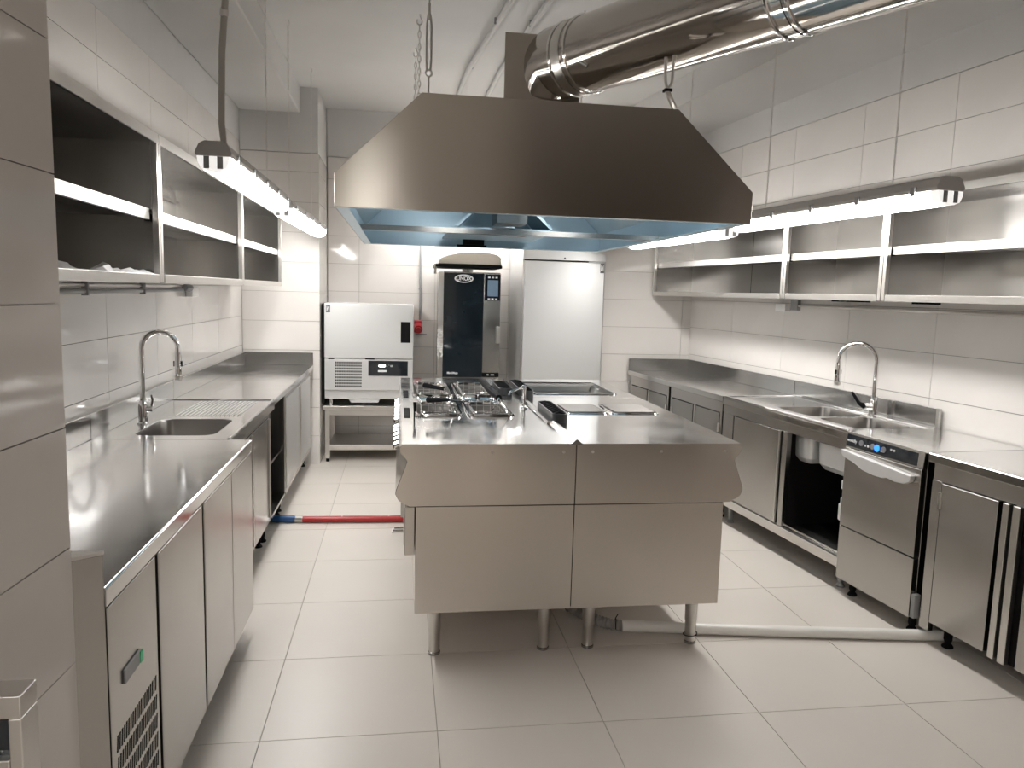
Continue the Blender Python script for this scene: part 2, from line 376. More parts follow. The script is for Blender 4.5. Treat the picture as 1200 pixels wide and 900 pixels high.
def ins(k=.008): return [(HX0+k,HZ0+.003),(HX0+k,HZ1-.003),(TX0+k*.5,HT-k),(TX1-k*.5,HT-k),(HX1-k,HZ1-.003),(HX1-k,HZ0+.003)]
lp = ins(); mb = MB(); mb.loft([[(a,HY0+.008,b) for a,b in lp], [(a,HY1-.008,b) for a,b in lp]], closed=False)
hd.part('blue_film_lining', mb, BLUEF, label='pale blue film still on the inner faces')
hd.part('blue_film_lining', sheet([p for p in lp], HY1-.012, .002), BLUEF)
hd.part('blue_film_lining', sheet([p for p in lp], HY0+.006, .002), BLUEF)
hd.part('gutter', boxes((HX0+.004,HX0+.05,HY0+.006,HY1-.006,HZ0,HZ0+.003),(HX1-.05,HX1-.004,HY0+.006,HY1-.006,HZ0,HZ0+.003),
        (HX0+.05,HX1-.05,HY1-.05,HY1-.006,HZ0,HZ0+.003),(HX0+.05,HX1-.05,HY0+.006,HY0+.04,HZ0,HZ0+.003)), BLUEF)
# inner collecting bars and filters
for y in (4.06,): hd.part('cross_bar', boxes((HX0+.01,HX1-.01,y-.02,y+.02,HZ0+.001,HZ0+.028)), STEELD)
for i in range(2):
    y = 4.30+.43*i
    hd.part('grease_filter', MB().prism([(.30,HZ0+.06),(.56,HZ0+.30),(.58,HZ0+.30),(.32,HZ0+.06)], 'y', y, y+.40), BLUEF)
    hd.part('grease_filter', MB().prism([(.86,HZ0+.06),(.60,HZ0+.30),(.58,HZ0+.30),(.84,HZ0+.06)], 'y', y, y+.40), BLUEF)
for x_ in (.18, .92):  # added lamps, hidden behind the front panel to brighten the blue lining
    l_ = hd.part('added_hood_lamp', box(x_-.02, x_+.26, HY0+.012, HY0+.05, 2.03, 2.10), GREYP, bevel=.004)
    hd.part('added_lamp_glass', box(x_, x_+.24, HY0+.05, HY0+.058, 2.035, 2.095), LAMPM, parent=l_)
hd.part('suction_box', box(.50,.66,4.0,4.22,1.86,HT-.006), STEELD)
hd.part('drip_tray', box(.28,.88,4.28,5.20,HZ0+.045,HZ0+.055), BLUEF)
hd.part('drain_cock', boxes((.42,.56,5.16,5.24,HZ0+.012,HZ0+.045),(.38,.58,5.19,5.215,HZ0-.002,HZ0+.012)), DARK)
hd.part('drain_cock', boxes((.50,.66,4.14,4.22,HZ0+.02,HZ0+.045),(.47,.68,4.17,4.20,HZ0+.004,HZ0+.02)), GREYP)
# hood chains, turnbuckle
def hook(t, x, y, z, m=SRAIL):
    t.part('hook', MB().tube([(x+.015*math.cos(a)*(1 if a < 4 else 1), y, z+.02+.018*math.sin(a)) for a in [PI*(.8+.17*k) for k in range(9)]]+[(x,y,z+.06)], .0045, 6), m)
t = chain(.10, 2.99, 2.56, ZC, 'heavy chain with turnbuckle at the front left corner of the hood', grp='chains carrying the hood')
t.part('turnbuckle', MB().tube([(.10,2.99,2.24),(.10,2.99,2.30)], .004, 6).tube([(.10+.012*math.cos(a),2.99,2.31+.012*math.sin(a)) for a in [2*PI*k/10 for k in range(10)]], .004, 5, closed=True)
       .tube([(.094,2.99,2.32),(.091,2.99,2.36),(.091,2.99,2.48),(.096,2.99,2.52)], .0045, 6).tube([(.106,2.99,2.32),(.109,2.99,2.36),(.109,2.99,2.48),(.104,2.99,2.52)], .0045, 6)
       .tube([(.10,2.99,2.50),(.10,2.99,2.56)], .006, 6), SRAIL)
for y, lb in ((4.64,'chain with open hook rising from the middle left of the hood'), (5.26,'chain at the rear left corner of the hood')):
    zt = ZC-.07 if y < 5 else ZC-.07
    t = chain(.10 if y < 5 else .09, y, HT+.0, zt, lb, grp='chains carrying the hood'); hook(t, .10 if y < 5 else .09, y, zt)
t = chain(1.03, 5.0, HT, ZC-.07, 'chain rising from the hood behind the round duct', grp='chains carrying the hood'); hook(t, 1.03, 5.0, ZC-.07)
# strap hanger at right front
t = Thing('strap_hanger', 'doubled cable hanger tying the right front corner of the hood to the duct', 'hanger', base=(1.03,2.98,HT), mb=MB()
      .tube([(1.065,2.97,2.235),(1.04,2.97,2.28),(1.035,2.98,2.30)], .012, 8), m=SRAIL)
t.part('strap', MB().tube([(1.035,2.98,2.30),(1.025,2.98,2.34),(1.022,2.98,2.43)], .006, 6).tube([(1.035,2.98,2.30),(1.052,2.98,2.34),(1.055,2.98,2.44)], .006, 6), SRAIL)
t.part('clamp', box(1.02,1.05,2.965,2.995,2.30,2.31), DARK)

# ------------------------------------------------------------------ duct
az = math.radians(150.13); dd = Vector((math.sin(az), math.cos(az), 0)); P0 = Vector((.874,3.6,2.616)); R_ = .17
ds = Thing('exhaust_duct', 'shiny round steel exhaust duct with square box at its left end on the hood', 'duct', base=(.68,3.95,HT))
pb = ds.part('plenum_box', MB().prism([(.487,3.76),(.86,3.76),(.86,4.15),(.57,4.15)], 'z', HT+.004, 2.735), SHOOD, bevel=.003, label='square matt steel box')
ds.part('flange', box(.475,.872,3.748,4.162,HT+.0005,HT+.004), SHOOD, parent=pb)
st = P0-dd*.05; en = P0+dd*3.2
ds.part('pipe', MB().tube([st,en], R_, 64), DUCTM)
# elbow joining the plenum face and the pipe
pf = Vector((.66,3.80,2.50)); pts = []; rr = []
e0 = P0-dd*.26; pts = [e0, e0+dd*.10, e0+dd*.22]
ds.part('elbow', MB().tube([(.70,3.90,2.50),(.705,3.88,2.55),(.73,3.84,2.60),e0+dd*.03,e0+dd*.12,e0+dd*.22], [.168,.169,.170,.171,.172,.172], 48), DUCTM)
def ring(d, r=.006, w=.0): 
    c = P0+dd*d; u = dd.cross(Vector((0,0,1))).normalized(); v = Vector((0,0,1)); k = 48
    return [c+u*math.cos(2*PI*i/k)*(R_+.003)+v*math.sin(2*PI*i/k)*(R_+.003) for i in range(k)]
for d in (-.115, -.01, 1.02, 1.10): ds.part('seam_ring', MB().tube(ring(d), .0065, 8, closed=True), CHROME)
def band(d0, d1, r): return MB().tube([P0+dd*d0, P0+dd*d1], r, 64, cap=False)
ds.part('clamp_band', band(-.10,-.045,R_+.003), SRAIL)
ds.part('clamp_band', band(1.04,1.08,R_+.003), CHROME)
ds.part('clamp_bolt', MB().cyl(P0+Vector((-.09,-.15,-.09)), P0+Vector((-.06,-.165,-.11)), .008), CHROME)
hs = Thing('hanging_rod', 'thin rod from the ceiling to the far side of the hood, right of centre', 'rod', base=(1.0,4.4,HT), mb=MB().cyl((1.02,4.4,HT),(1.02,4.4,ZC),.003,n=6), m=SRAIL)
hs.part('nut', MB().cyl((1.02,4.4,HT+.02),(1.02,4.4,HT+.035),.008,n=6), SRAIL)

# ------------------------------------------------------------------ cooking island
ZT = .90
def chan(mx):          # end profile of one island half; mx maps x of the left half to the wanted half
    L = [(.7112,.65),(.7112,ZT),(.018,ZT),(.004,.888),(.006,.868),(.030,.84),(.034,.828),(-.008,.715),(-.010,.70),(.004,.672),(.045,.65)]
    return [(mx(x), z) for x, z in L]
ML = lambda x: x
MR = lambda x: 1.425-x
YL = [2.93, 3.46, 4.14, 5.2]; YR = [2.93, 3.60, 4.28, 5.2]
def module(name, label, mx, y0, y1, holes, first=False, last=False, cat='cooking unit'):
    xa, xb = sorted((mx(.07), mx(.7112)))
    t = Thing(name, label, cat, base=((xa+xb)/2, y0, 0))
    t.part('upper_body', MB().prism(chan(mx), 'y', y0+.001, y1-.001) if not holes else MB().prism([(mx(x),z) for x,z in
        [(.7112,.65),(.7112,.72),(-.004,.72),(-.010,.70),(.004,.672),(.045,.65)]], 'y', y0+.001, y1-.001), STEELI, bevel=.002)
    t.part('lower_body', box(xa, xb, y0+.004, y1-.002, .205, .647), STEELI, bevel=.002)
    if holes:
        fx = sorted((mx(.034), mx(.0)))
        t.part('control_panel', MB().prism([(mx(x),z) for x,z in [(.05,ZT-.012),(.018,ZT-.012),(.004,.888),(.006,.868),(.030,.84),(.034,.828),(-.006,.72),(.05,.72)]], 'y', y0+.001, y1-.001), STEEL)
        ox = sorted((mx(.012), mx(.705)))
        t.part('rear_panel', box(*sorted((mx(.69), mx(.705))), y0+.001, y1-.001, .72, ZT-.012), STEEL)
        t.part('end_plate', boxes((*sorted((mx(.05),mx(.69))), y0+.001, y0+.004, .72, ZT-.012), (*sorted((mx(.05),mx(.69))), y1-.004, y1-.001, .72, ZT-.012)), STEEL)
        t.part('top_plate', MB().plate(rectp(ox[0], ox[1], y0+.001, y1-.001), [h for h in holes], ZT-.012, ZT), STOP, bevel=.001)
    else:
        ox = sorted((mx(.014), mx(.706)))
        t.part('top_plate', box(ox[0], ox[1], y0+.001, y1-.001, ZT-.0005, ZT+.0012), STOP)
    dx = sorted((mx(.028), mx(.068))) if mx is ML else sorted((mx(.058), mx(.069)))
    for a, b in (((y0+.03, (y0+y1)/2-.004), ((y0+y1)/2+.004, y1-.03)) if y1-y0 > .8 else ((y0+.03, y1-.03),)):
        d = t.part('door', box(dx[0], dx[1], a, b, .30 if not first else .44, .64), STEELI, bevel=.003)
        hx = mx(.012)
        t.part('door_handle', box(*(sorted((mx(.014),mx(.028))) if mx is ML else sorted((mx(.044),mx(.058)))), b-.05, b-.03, .47, .61), SRAIL, parent=d, bevel=.002)
    legs = ([y0+.075] if first else [])+([y1-.10] if last else [])
    for y in legs:
        for x in (mx(.155), mx(.615)):
            l = t.part('leg', MB().lathe((x, y, 0), [(.020,.0),(.023,.004),(.0235,.10),(.026,.104),(.027,.205)], 20), SRAIL)
            t.part('foot', MB().lathe((x, y, 0), [(.022,0),(.026,.003),(.026,.012),(.0235,.014)], 20), STEELD, parent=l)
    if first:
        for x in (.37, .66) if mx is ML else (.78, 1.07, 1.345):
            t.part('screw', MB().cyl((x, y0+.001, .868),(x, y0-.002, .868), .006), SRAIL)
    return t
def knobs(t, mx, ys):
    for y in ys:
        p = Vector((mx(.014), y, .775)); n = Vector((-1 if mx is ML else 1, 0, -.32)).normalized()
        k = t.part('knob', MB().tube([p, p+n*.008, p+n*.010, p+n*.034, p+n*.038], [.026,.026,.019,.017,.012], 14), CHROME)
        t.part('pointer', MB().tube([p+n*.039+Vector((0,0,-.012)), p+n*.039+Vector((0,0,.014))], .003, 5), DARK, parent=k)
mod = module('worktop_unit', 'plain stainless worktop unit at the near left end of the cooking island', ML, YL[0], YL[1], None, first=True, cat='work unit')
mod2 = module('worktop_unit', 'plain stainless worktop unit at the near right end of the cooking island', MR, YR[0], YR[1], None, first=True, cat='work unit')
def basin(t, x0, x1, y0, y1, depth, r=.03, rim=.014, m=SBASIN, raise_=.012, z=ZT):
    lo = lambda k, zz: [(a, b, zz) for a, b in rrect(x0+k, x1-k, y0+k, y1-k, max(r-k, .008))]
    t.part('rim', MB().loft([lo(-rim, z+.001), lo(-rim+.003, z+raise_), lo(-.002, z+raise_), lo(0, z-.004)]), CHROME)
    t.part('basin', MB().loft([lo(0, z-.003), lo(.004, z-.02), lo(.012, z-depth+.02), lo(.03, z-depth)], cap1=True), m)
def fryer(y0, y1, label, lb2):
    ya, yb = y0+.14, y1-.14 if y1-y0 < .8 else y1-.36
    H_ = [(.09,.295),(.345,.55)]
    t = module('fryer', label, ML, y0, y1, [rrect(a, b, ya, yb, .03) for a, b in H_], last=(y1 > 5))
    for a, b in H_: basin(t, a, b, ya, yb, .16)
    knobs(t, ML, [y0+.10+.115*k for k in range(5)] if y1 < 5 else [y0+.12+.12*k for k in range(7)])
    t.part('vent_slots', boxes(*[(.025,.055,y0+.10+.05*k,y0+.135+.05*k,ZT+.0005,ZT+.003) for k in range(6)]), DARKV)
    for i, (a, b) in enumerate(H_):
        bt = Thing('fryer_basket', lb2[i], 'basket', base=((a+b)/2, (ya+yb)/2, ZT-.06), group='fryer baskets with black grips')
        lo = lambda k, zz: [(p, q, zz) for p, q in rrect(a+.02+k, b-.02-k, ya+.02+k, yb-.02-k, .02, 3)]
        mb = MB(); mb.tube(lo(0, ZT+.016), .003, 6, closed=True)
        bt.part('rim_wire', mb, CHROME)
        mb = MB()
        nx, ny = 5, 6
        for k in range(nx):
            x = a+.03+(b-a-.06)*k/(nx-1); mb.tube([(x,ya+.022,ZT+.02),(x,ya+.03,ZT-.06),(x,yb-.03,ZT-.06),(x,yb-.022,ZT+.02)], .0013, 4)
        for k in range(ny):
            y = ya+.03+(yb-ya-.06)*k/(ny-1); mb.tube([(a+.022,y,ZT+.02),(a+.03,y,ZT-.06),(b-.03,y,ZT-.06),(b-.022,y,ZT+.02)], .0013, 4)
        for zz in (ZT-.005, ZT-.03): mb.tube(lo(.004, zz), .0013, 4, closed=True)
        bt.part('wire_mesh', mb, SRAIL, kind='stuff')
        if i == 0:
            g0, g1 = (Vector((.24,(3.64 if y1 < 5 else 3.98)+.0,.975)), Vector((.135,(3.56 if y1 < 5 else 4.12),.985)))
            g0.y += .06 if y1 >= 5 else 0
            c = Vector((.275, (ya+yb)/2, ZT+.022))
            bt.part('handle_wire', MB().tube([c+Vector((0,.03,0)), g0], .0035, 6).tube([c-Vector((0,.03,0)), g0], .0035, 6), CHROME)
            bt.part('grip', MB().tube([g0,g0.lerp(g1,.5),g1], [.009,.011,.014], 8), DARK)
        else:
            yy = 3.55 if y1 < 5 else 3.90
            g0, g1 = Vector((.455, yy+.32, 1.005)), Vector((.475, yy+.02, .995))
            c = Vector((.50, ya+.03, ZT+.022))
            bt.part('handle_wire', MB().tube([c+Vector((.03,.0,0)), g1+Vector((.01,-.01,-.02)), g1], .0035, 6).tube([c-Vector((.05,0,0)), g1+Vector((-.01,-.01,-.02)), g1], .0035, 6), CHROME)
            bt.part('grip', MB().tube([g0,g0.lerp(g1,.5),g1], [.016,.019,.016], 10), DARK)
    return t
fr = fryer(YL[1], YL[2], 'stainless twin fryer built in the middle of the island left side', ['nearer left fryer basket with slim black grip', 'nearer right fryer basket with thick black grip'])
fr.part('drain_lever', MB().tube([(.072,3.50,ZT),(.072,3.50,.95)], .004, 6).tube([(.072,3.49,.985),(.075,3.485,.94)], .007, 8), DARK)
fr2 = fryer(YL[2], YL[3], 'stainless twin fryer at the far end of the island left side', ['further left fryer basket with slim black grip', 'further right fryer basket with thick black grip'])
# water tap at the spine
tp = Thing('swivel_tap', 'small chrome tap standing beside the black vents on the island', 'tap', base=(.645,3.86,ZT))
tp.part('column', MB().lathe((.645,3.86,ZT), [(.022,0),(.022,.008),(.010,.012),(.010,.10),(.014,.104),(.014,.118),(.004,.122)], 14), CHROME)
tp.part('spout', MB().tube([(.645,3.86,1.005),(.62,3.83,1.012),(.56,3.76,1.0),(.55,3.75,.985)], .006, 8), CHROME)
# right side modules
ya, yb = 3.69, 3.97
eh = module('electric_hob', 'stainless electric hob unit with square plates on the island right side', MR, YR[1], YR[2], [rrect(.84,1.045,ya,yb,.02), rrect(1.085,1.315,ya,yb,.02)])
for a, b in ((.84,1.045),(1.085,1.315)):
    basin(eh, a, b, ya, yb, .02, r=.02, rim=.012, raise_=.006)
    p = eh.part('hot_plate', MB().plate(rrect(a+.008,b-.008,ya+.008,yb-.008,.02), [], ZT-.02, ZT+.010), SBASIN, bevel=.002)
knobs(eh, MR, [3.72,3.86,4.0,4.14])
gr = module('griddle', 'stainless unit with a sunken rectangular cooking surface at the far right of the island', MR, YR[2], YR[3], [rrect(.81,1.30,4.42,4.98,.012)], last=True)
basin(gr, .81, 1.30, 4.42, 4.98, .05, r=.012, rim=.012, m=SBASIN, raise_=.006)
knobs(gr, MR, [4.4,4.6,4.8,5.0])
# vents along the spine
def vent(x, y0, y1, name, label, h=.04, wd=.075):
    t = Thing(name, label, 'vent', base=(x, y0, ZT+.0015), group='black ribbed exhaust vents on the island spine')
    O = lambda k, z: [(a, b, z) for a, b in rrect(x-wd/2+k, x+wd/2-k, y0+k, y1-k, wd/2-k-.001, 6)]
    t.part('collar', MB().loft([O(0,ZT+.0015), O(0,ZT+h), O(.004,ZT+h+.002), O(.006,ZT+h-.004)]), VENTM)
    t.part('grille', MB().plate([(a,b) for a,b,_ in O(.006,0)], [], ZT+h-.012, ZT+h-.006), DARKV)
    n = int((y1-y0-.06)/.042)
    for k in range(n):
        y = y0+.045+k*(y1-y0-.09)/(n-1)
        t.part('rib', MB().tube([(x-wd/2+.007,y-.012,ZT+h-.004),(x,y+.006,ZT+h+.003),(x+wd/2-.007,y-.006,ZT+h-.004)], .006, 6), DARK)
vent(.750, 3.42, 3.86, 'exhaust_vent', 'nearest black ribbed exhaust vent on the island spine')
vent(.735, 4.25, 4.80, 'exhaust_vent', 'right one of the two far black ribbed vents')
vent(.622, 4.36, 4.72, 'exhaust_vent', 'left one of the two far black ribbed vents', wd=.085)
sp = Thing('joint_cover', 'raised steel joint strip along the middle of the island top', 'trim strip', base=(.7125,2.93,ZT),
     mb=MB().prism([(.687,ZT+.0015),(.700,ZT+.008),(.7085,ZT+.016),(.7165,ZT+.016),(.725,ZT+.008),(.738,ZT+.0015)], 'y', 2.932, 3.40), m=STOP)
sp.part('end_cap', MB().prism([(.687,ZT-.002),(.705,ZT+.014),(.7125,ZT+.019),(.720,ZT+.014),(.738,ZT-.002)], 'y', 2.926, 2.932), STEELD)
sp.part('strip', MB().prism([(.680,ZT+.0015),(.685,ZT+.012),(.704,ZT+.012),(.709,ZT+.0015)], 'y', 3.402, 4.24), STOP)
gp = Thing('gap_shade_strip', 'thin dark strip standing in for the shade between the two island halves', 'trim strip', base=(.7125,2.96,.2), mb=box(.7117,.7133,2.95,5.18,.21,ZT-.003), m=DARKV)  # near-black strip puts the shade of the gap into colour

# ------------------------------------------------------------------ helpers for the side counters
def tap(base, name, label, dirx, diry, th=0., hgt=.40, reach=.17, lever=None):
    x, y, z = base; t = Thing(name, label, 'tap', base=base, th=th)
    t.part('base', MB().lathe(base, [(.027,0),(.027,.006),(.021,.010),(.021,.085),(.017,.10),(.014,.11)], 18), CHROME)
    r = reach/2; pts = [(x,y,z+.09),(x,y,z+hgt-r)]
    for k in range(1, 13):
        a = PI-PI*k/12; pts.append((x+dirx*(r+r*math.cos(a)), y+diry*(r+r*math.cos(a)), z+hgt-r+r*math.sin(a)))
    ex, ey = x+dirx*reach, y+diry*reach
    pts.append((ex, ey, z+hgt-r-.03))
    t.part('gooseneck', MB().tube(pts, .0125, 12), CHROME)
    h = t.part('spray_head', MB().tube([(ex,ey,z+hgt-r-.02),(ex,ey,z+hgt-r-.04),(ex,ey,z+hgt-r-.12),(ex,ey,z+hgt-r-.135)], [.0135,.016,.017,.014], 12), CHROME)
    t.part('nozzle', MB().tube([(ex,ey,z+hgt-r-.13),(ex,ey,z+hgt-r-.148)], [.0175,.0165], 12), SRAIL, parent=h)
    t.part('button', box(ex-.019, ex+.019, ey-.006, ey+.006, z+hgt-r-.085, z+hgt-r-.06), DARK, parent=h)
    if lever == 'black':
        b = t.part('lever_body', MB().tube([(x-.02,y-.0,z+.055),(x-.065,y-.0,z+.058)], [.022,.019], 14), CHROME)
        t.part('lever', MB().tube([(x-.06,y,z+.06),(x-.085,y+.015,z+.075),(x-.11,y+.05,z+.135)], [.018,.010,.007], 10), DARK, parent=b)
    else:
        b = t.part('lever_body', MB().tube([(x+.015,y,z+.07),(x+.042,y,z+.072)], [.017,.015], 12), CHROME)
        t.part('lever', MB().tube([(x+.036,y,z+.075),(x+.042,y,z+.11),(x+.038,y,z+.135)], [.007,.006,.005], 8), CHROME, parent=b)
    return t
def foot(t, x, y, h=.13, r=.018, m=DARK, parent=None):
    l = t.part('leg', MB().lathe((x,y,0), [(r+.006,0),(r+.006,.006),(r*.7,.02),(r,.035),(r,h)], 14), m)
CZ = .85
# ------------------------------------------------------------------ near left refrigerated counter
XF = -.615
t = Thing('refrigerated_counter', 'stainless refrigerated counter nearest us on the left with vent grille and flush doors', 'refrigerated counter', base=(-.95,1.66,0))
t.part('body', box(-1.27, XF-.024, 1.665, 3.285, .11, .808), STEELD)
t.part('worktop', MB().prism([(-1.272,.81),(XF-.022,.81),(XF-.022,.806),(XF,.806),(XF+.001,.846),(XF-.004,.85),(-1.272,.85)], 'y', 1.662, 3.287), STOP, bevel=.0015)
t.part('splashback', box(-1.272, -1.252, 1.66, 3.287, .851, .955), SSPL, bevel=.002)
pn = t.part('compressor_panel', box(XF-.022, XF-.002, 1.668, 1.994, .11, .800), STEEL, bevel=.002)
sl = MB()
for r in range(5):
    z = .47-.052*r
    for k in range(20):
        y = 1.695+.0142*k; sl.prism([(y,z-.021),(y+.0055,z-.021),(y+.011,z+.017),(y+.0055,z+.017)], 'x', XF-.003, XF-.0012)
t.part('vent_slots', sl, DARKV, parent=pn, smooth=False)
th_ = t.part('thermostat', box(XF-.002, XF+.004, 1.745, 1.855, .585, .62), GREYP, parent=pn, bevel=.003)
t.part('green_indicator', box(XF+.0015, XF+.006, 1.842, 1.860, .588, .616), GREEN, parent=pn, label='small green lit indicator')
for a, b in ((2.018,2.462),(2.486,2.886),(2.893,3.283)):
    d = t.part('door', box(XF-.022, XF-.001, a, b, .105, .800), STEEL, bevel=.003)
    t.part('gasket', box(XF-.030, XF-.022, a+.004, b-.004, .11, .795), DARK, parent=d)
t.part('dark_gap', boxes((XF-.024,XF-.02,1.996,2.016,.11,.80),(XF-.024,XF-.02,2.464,2.484,.11,.80)), DARKV)
for y in (1.8,3.15):
    for x in (-1.18,-.72): foot(t, x, y, .112)
t = Thing('end_upstand', 'tall folded steel upstand at the near end of the left counter', 'upstand', base=(-.68,1.63,0))
t.part('sheet', MB().prism([(-.735,1.615),(-.672,1.615),(-.618,1.655),(-.618,1.66),(-.735,1.66)], 'z', .002, .925), STEEL, bevel=.002)
t.part('folded_cap', MB().prism([(-.737,1.613),(-.671,1.613),(-.616,1.654),(-.616,1.661),(-.737,1.661)], 'z', .925, .932), SRAIL)
# front-left dark cabinet cut by the frame
t = Thing('steel_cabinet', 'steel framed cabinet with black front cut off by the lower left corner', 'cabinet', base=(-.6,.97,0))
t.part('frame', boxes((-.72,-.462,.965,1.01,.955,.985),(-.478,-.462,.965,1.01,.02,.955),(-.72,-.700,.965,1.01,.02,.955),(-.70,-.478,.965,1.01,.886,.900),(-.70,-.478,.965,1.01,.02,.06)), SRAIL, bevel=.002)
t.part('black_panel', box(-.70,-.478,.978,1.005,.06,.955), BLACKG)
t.part('foot', MB().cyl((-.59,.987,0),(-.59,.987,.02),.02), DARK)

# ------------------------------------------------------------------ left sink worktop
XR = -.705
hole = rrect(-1.125,-.79,3.375,3.80,.06)
t = Thing('sink_worktop', 'stainless sink top with one bowl and ribbed drainer by the left wall', 'sink', base=(-.98,3.30,CZ))
t.part('worktop', MB().plate(rectp(-1.272, XR, 3.292, 4.448), [hole], .838, CZ), STOP, bevel=.001)
t.part('front_apron', box(XR-.012, XR, 3.292, 4.448, .80, .838), STOP)
t.part('splashback', box(-1.272,-1.252, 3.292, 4.448, CZ, .955), SSPL, bevel=.002)
t.part('raised_border', boxes((-1.25,XR-.0,4.436,4.446,CZ,.856),(XR-.014,XR-.002,3.30,4.436,CZ,.855)), STOP, bevel=.002)
lo = lambda k, z: [(a,b,z) for a,b in rrect(-1.125+k,-.79-k,3.375+k,3.80-k,max(.06-k,.02))]
t.part('basin', MB().loft([lo(0,CZ-.001), lo(.004,CZ-.012), lo(.012,.70), lo(.035,.675)], cap1=True), SBASIN)
t.part('drain', MB().lathe((-.955,3.59,.676), [(.035,0),(.035,.003),(.02,.004)], 16), CHROME)
for k in range(15):
    x = -1.085+.021*k
    t.part('drainer_rib', MB().tube([(x,3.88,CZ-.001),(x,3.90,CZ+.002),(x,4.36,CZ+.002),(x,4.38,CZ-.001)], .0042, 6), STOP)
tap((-1.165,3.66,CZ), 'sink_tap', 'chrome gooseneck pull-out tap at the left wall sink', .90, .43, hgt=.425, reach=.155)
t = Thing('worktop', 'plain stainless worktop in the far left corner with raised splashbacks', 'worktop', base=(-.98,4.46,CZ))
t.part('top', box(-1.272, XR-.005, 4.452, 6.485, .815, CZ), STOP, bevel=.002)
t.part('splashback', boxes((-1.272,-1.252,4.452,6.485,CZ,.955),(-1.252,XR-.005,6.466,6.485,CZ,.955)), SSPL, bevel=.002)
# cabinets below
def cabinet(name, label, x0, x1, y0, y1, z0, z1, front, doors, th=0., handles=True, dm=STEEL, feet=True, group=None, topgap=.0, openbay=None):
    """front: +1 front faces +x, -1 faces -x"""
    t = Thing(name, label, 'cabinet', base=((x0+x1)/2, y0, 0), th=th, group=group)
    xf = x1 if front > 0 else x0; s_ = front
    X = lambda a, b: (min(xf+s_*a, xf+s_*b), max(xf+s_*a, xf+s_*b))
    t.part('side_panel', box(*(( x0, x1-.022) if s_ > 0 else (x0+.022, x1)), y0, y0+.012, z0, z1), STEEL)
    t.part('side_panel', box(*(( x0, x1-.022) if s_ > 0 else (x0+.022, x1)), y1-.012, y1, z0, z1), STEEL)
    t.part('back_panel', box(*((x0, x0+.01) if s_ > 0 else (x1-.01, x1)), y0+.012, y1-.012, z0, z1), STEELD)
    t.part('bottom_panel', box(x0+.01, x1-.01, y0+.012, y1-.012, z0, z0+.02), STEEL)
    t.part('stile', boxes((*X(-.022,0), y0, y0+.03, z0, z1), (*X(-.022,0), y1-.03, y1, z0, z1)), STEEL, bevel=.0015)
    t.part('rail', boxes((*X(-.022,0), y0+.03, y1-.03, z1-.045, z1), (*X(-.022,0), y0+.03, y1-.03, z0, z0+.03)), STEEL, bevel=.0015)
    for a, b, hs in doors:
        d = t.part('door', box(*X(-.020,.004), a, b, z0+.033, z1-.048), dm, bevel=.002)
        if hs:
            hy = b-.012 if hs > 0 else a+.012
            t.part('door_handle', box(*X(.004,.014), hy-.009, hy+.009, z0+.035, z1-.05), SRAIL, parent=d, bevel=.002)
    if feet:
        for y in (y0+.05, y1-.05):
            for x in (x0+.06, x1-.06): foot(t, x, y, z0)
    return t
XK = XR-.03
cabinet('base_cabinet', 'stainless base cabinet with two doors under the left sink', -1.26, XK, 3.31, 4.44, .14, .80, 1, [(3.345,3.90,1),(3.908,4.405,1)])
t = Thing('open_shelf', 'dark open bay with pipes between the two left base cabinets', 'open shelf', base=(-.98,4.46,0))
t.part('frame', boxes((XK-.03,XK,4.452,4.48,.13,.81),(XK-.03,XK,5.02,5.05,.13,.81),(-1.26,XK,4.452,5.05,.13,.15),(-1.26,-1.25,4.452,5.05,.15,.81)), STEELD, bevel=.002)
t.part('dark_shelf', box(-1.25,XK-.03,4.48,5.02,.42,.435), STEELD)
t.part('drain_pipe', MB().tube([(-.95,4.55,.79),(-.95,4.6,.62),(-.93,4.66,.56),(-.90,4.75,.60),(-.9,4.82,.66),(-1.1,4.9,.66)], .02, 10), GREYP)
for y in (4.49,5.01):
    for x in (-1.2,-.79): foot(t, x, y, .13)
cabinet('base_cabinet', 'pale stainless base cabinet with two doors at the far left corner', -1.26, XK, 5.06, 6.47, .13, .812, 1, [(5.095,5.76,1),(5.77,6.435,-1)], dm=SMATT)

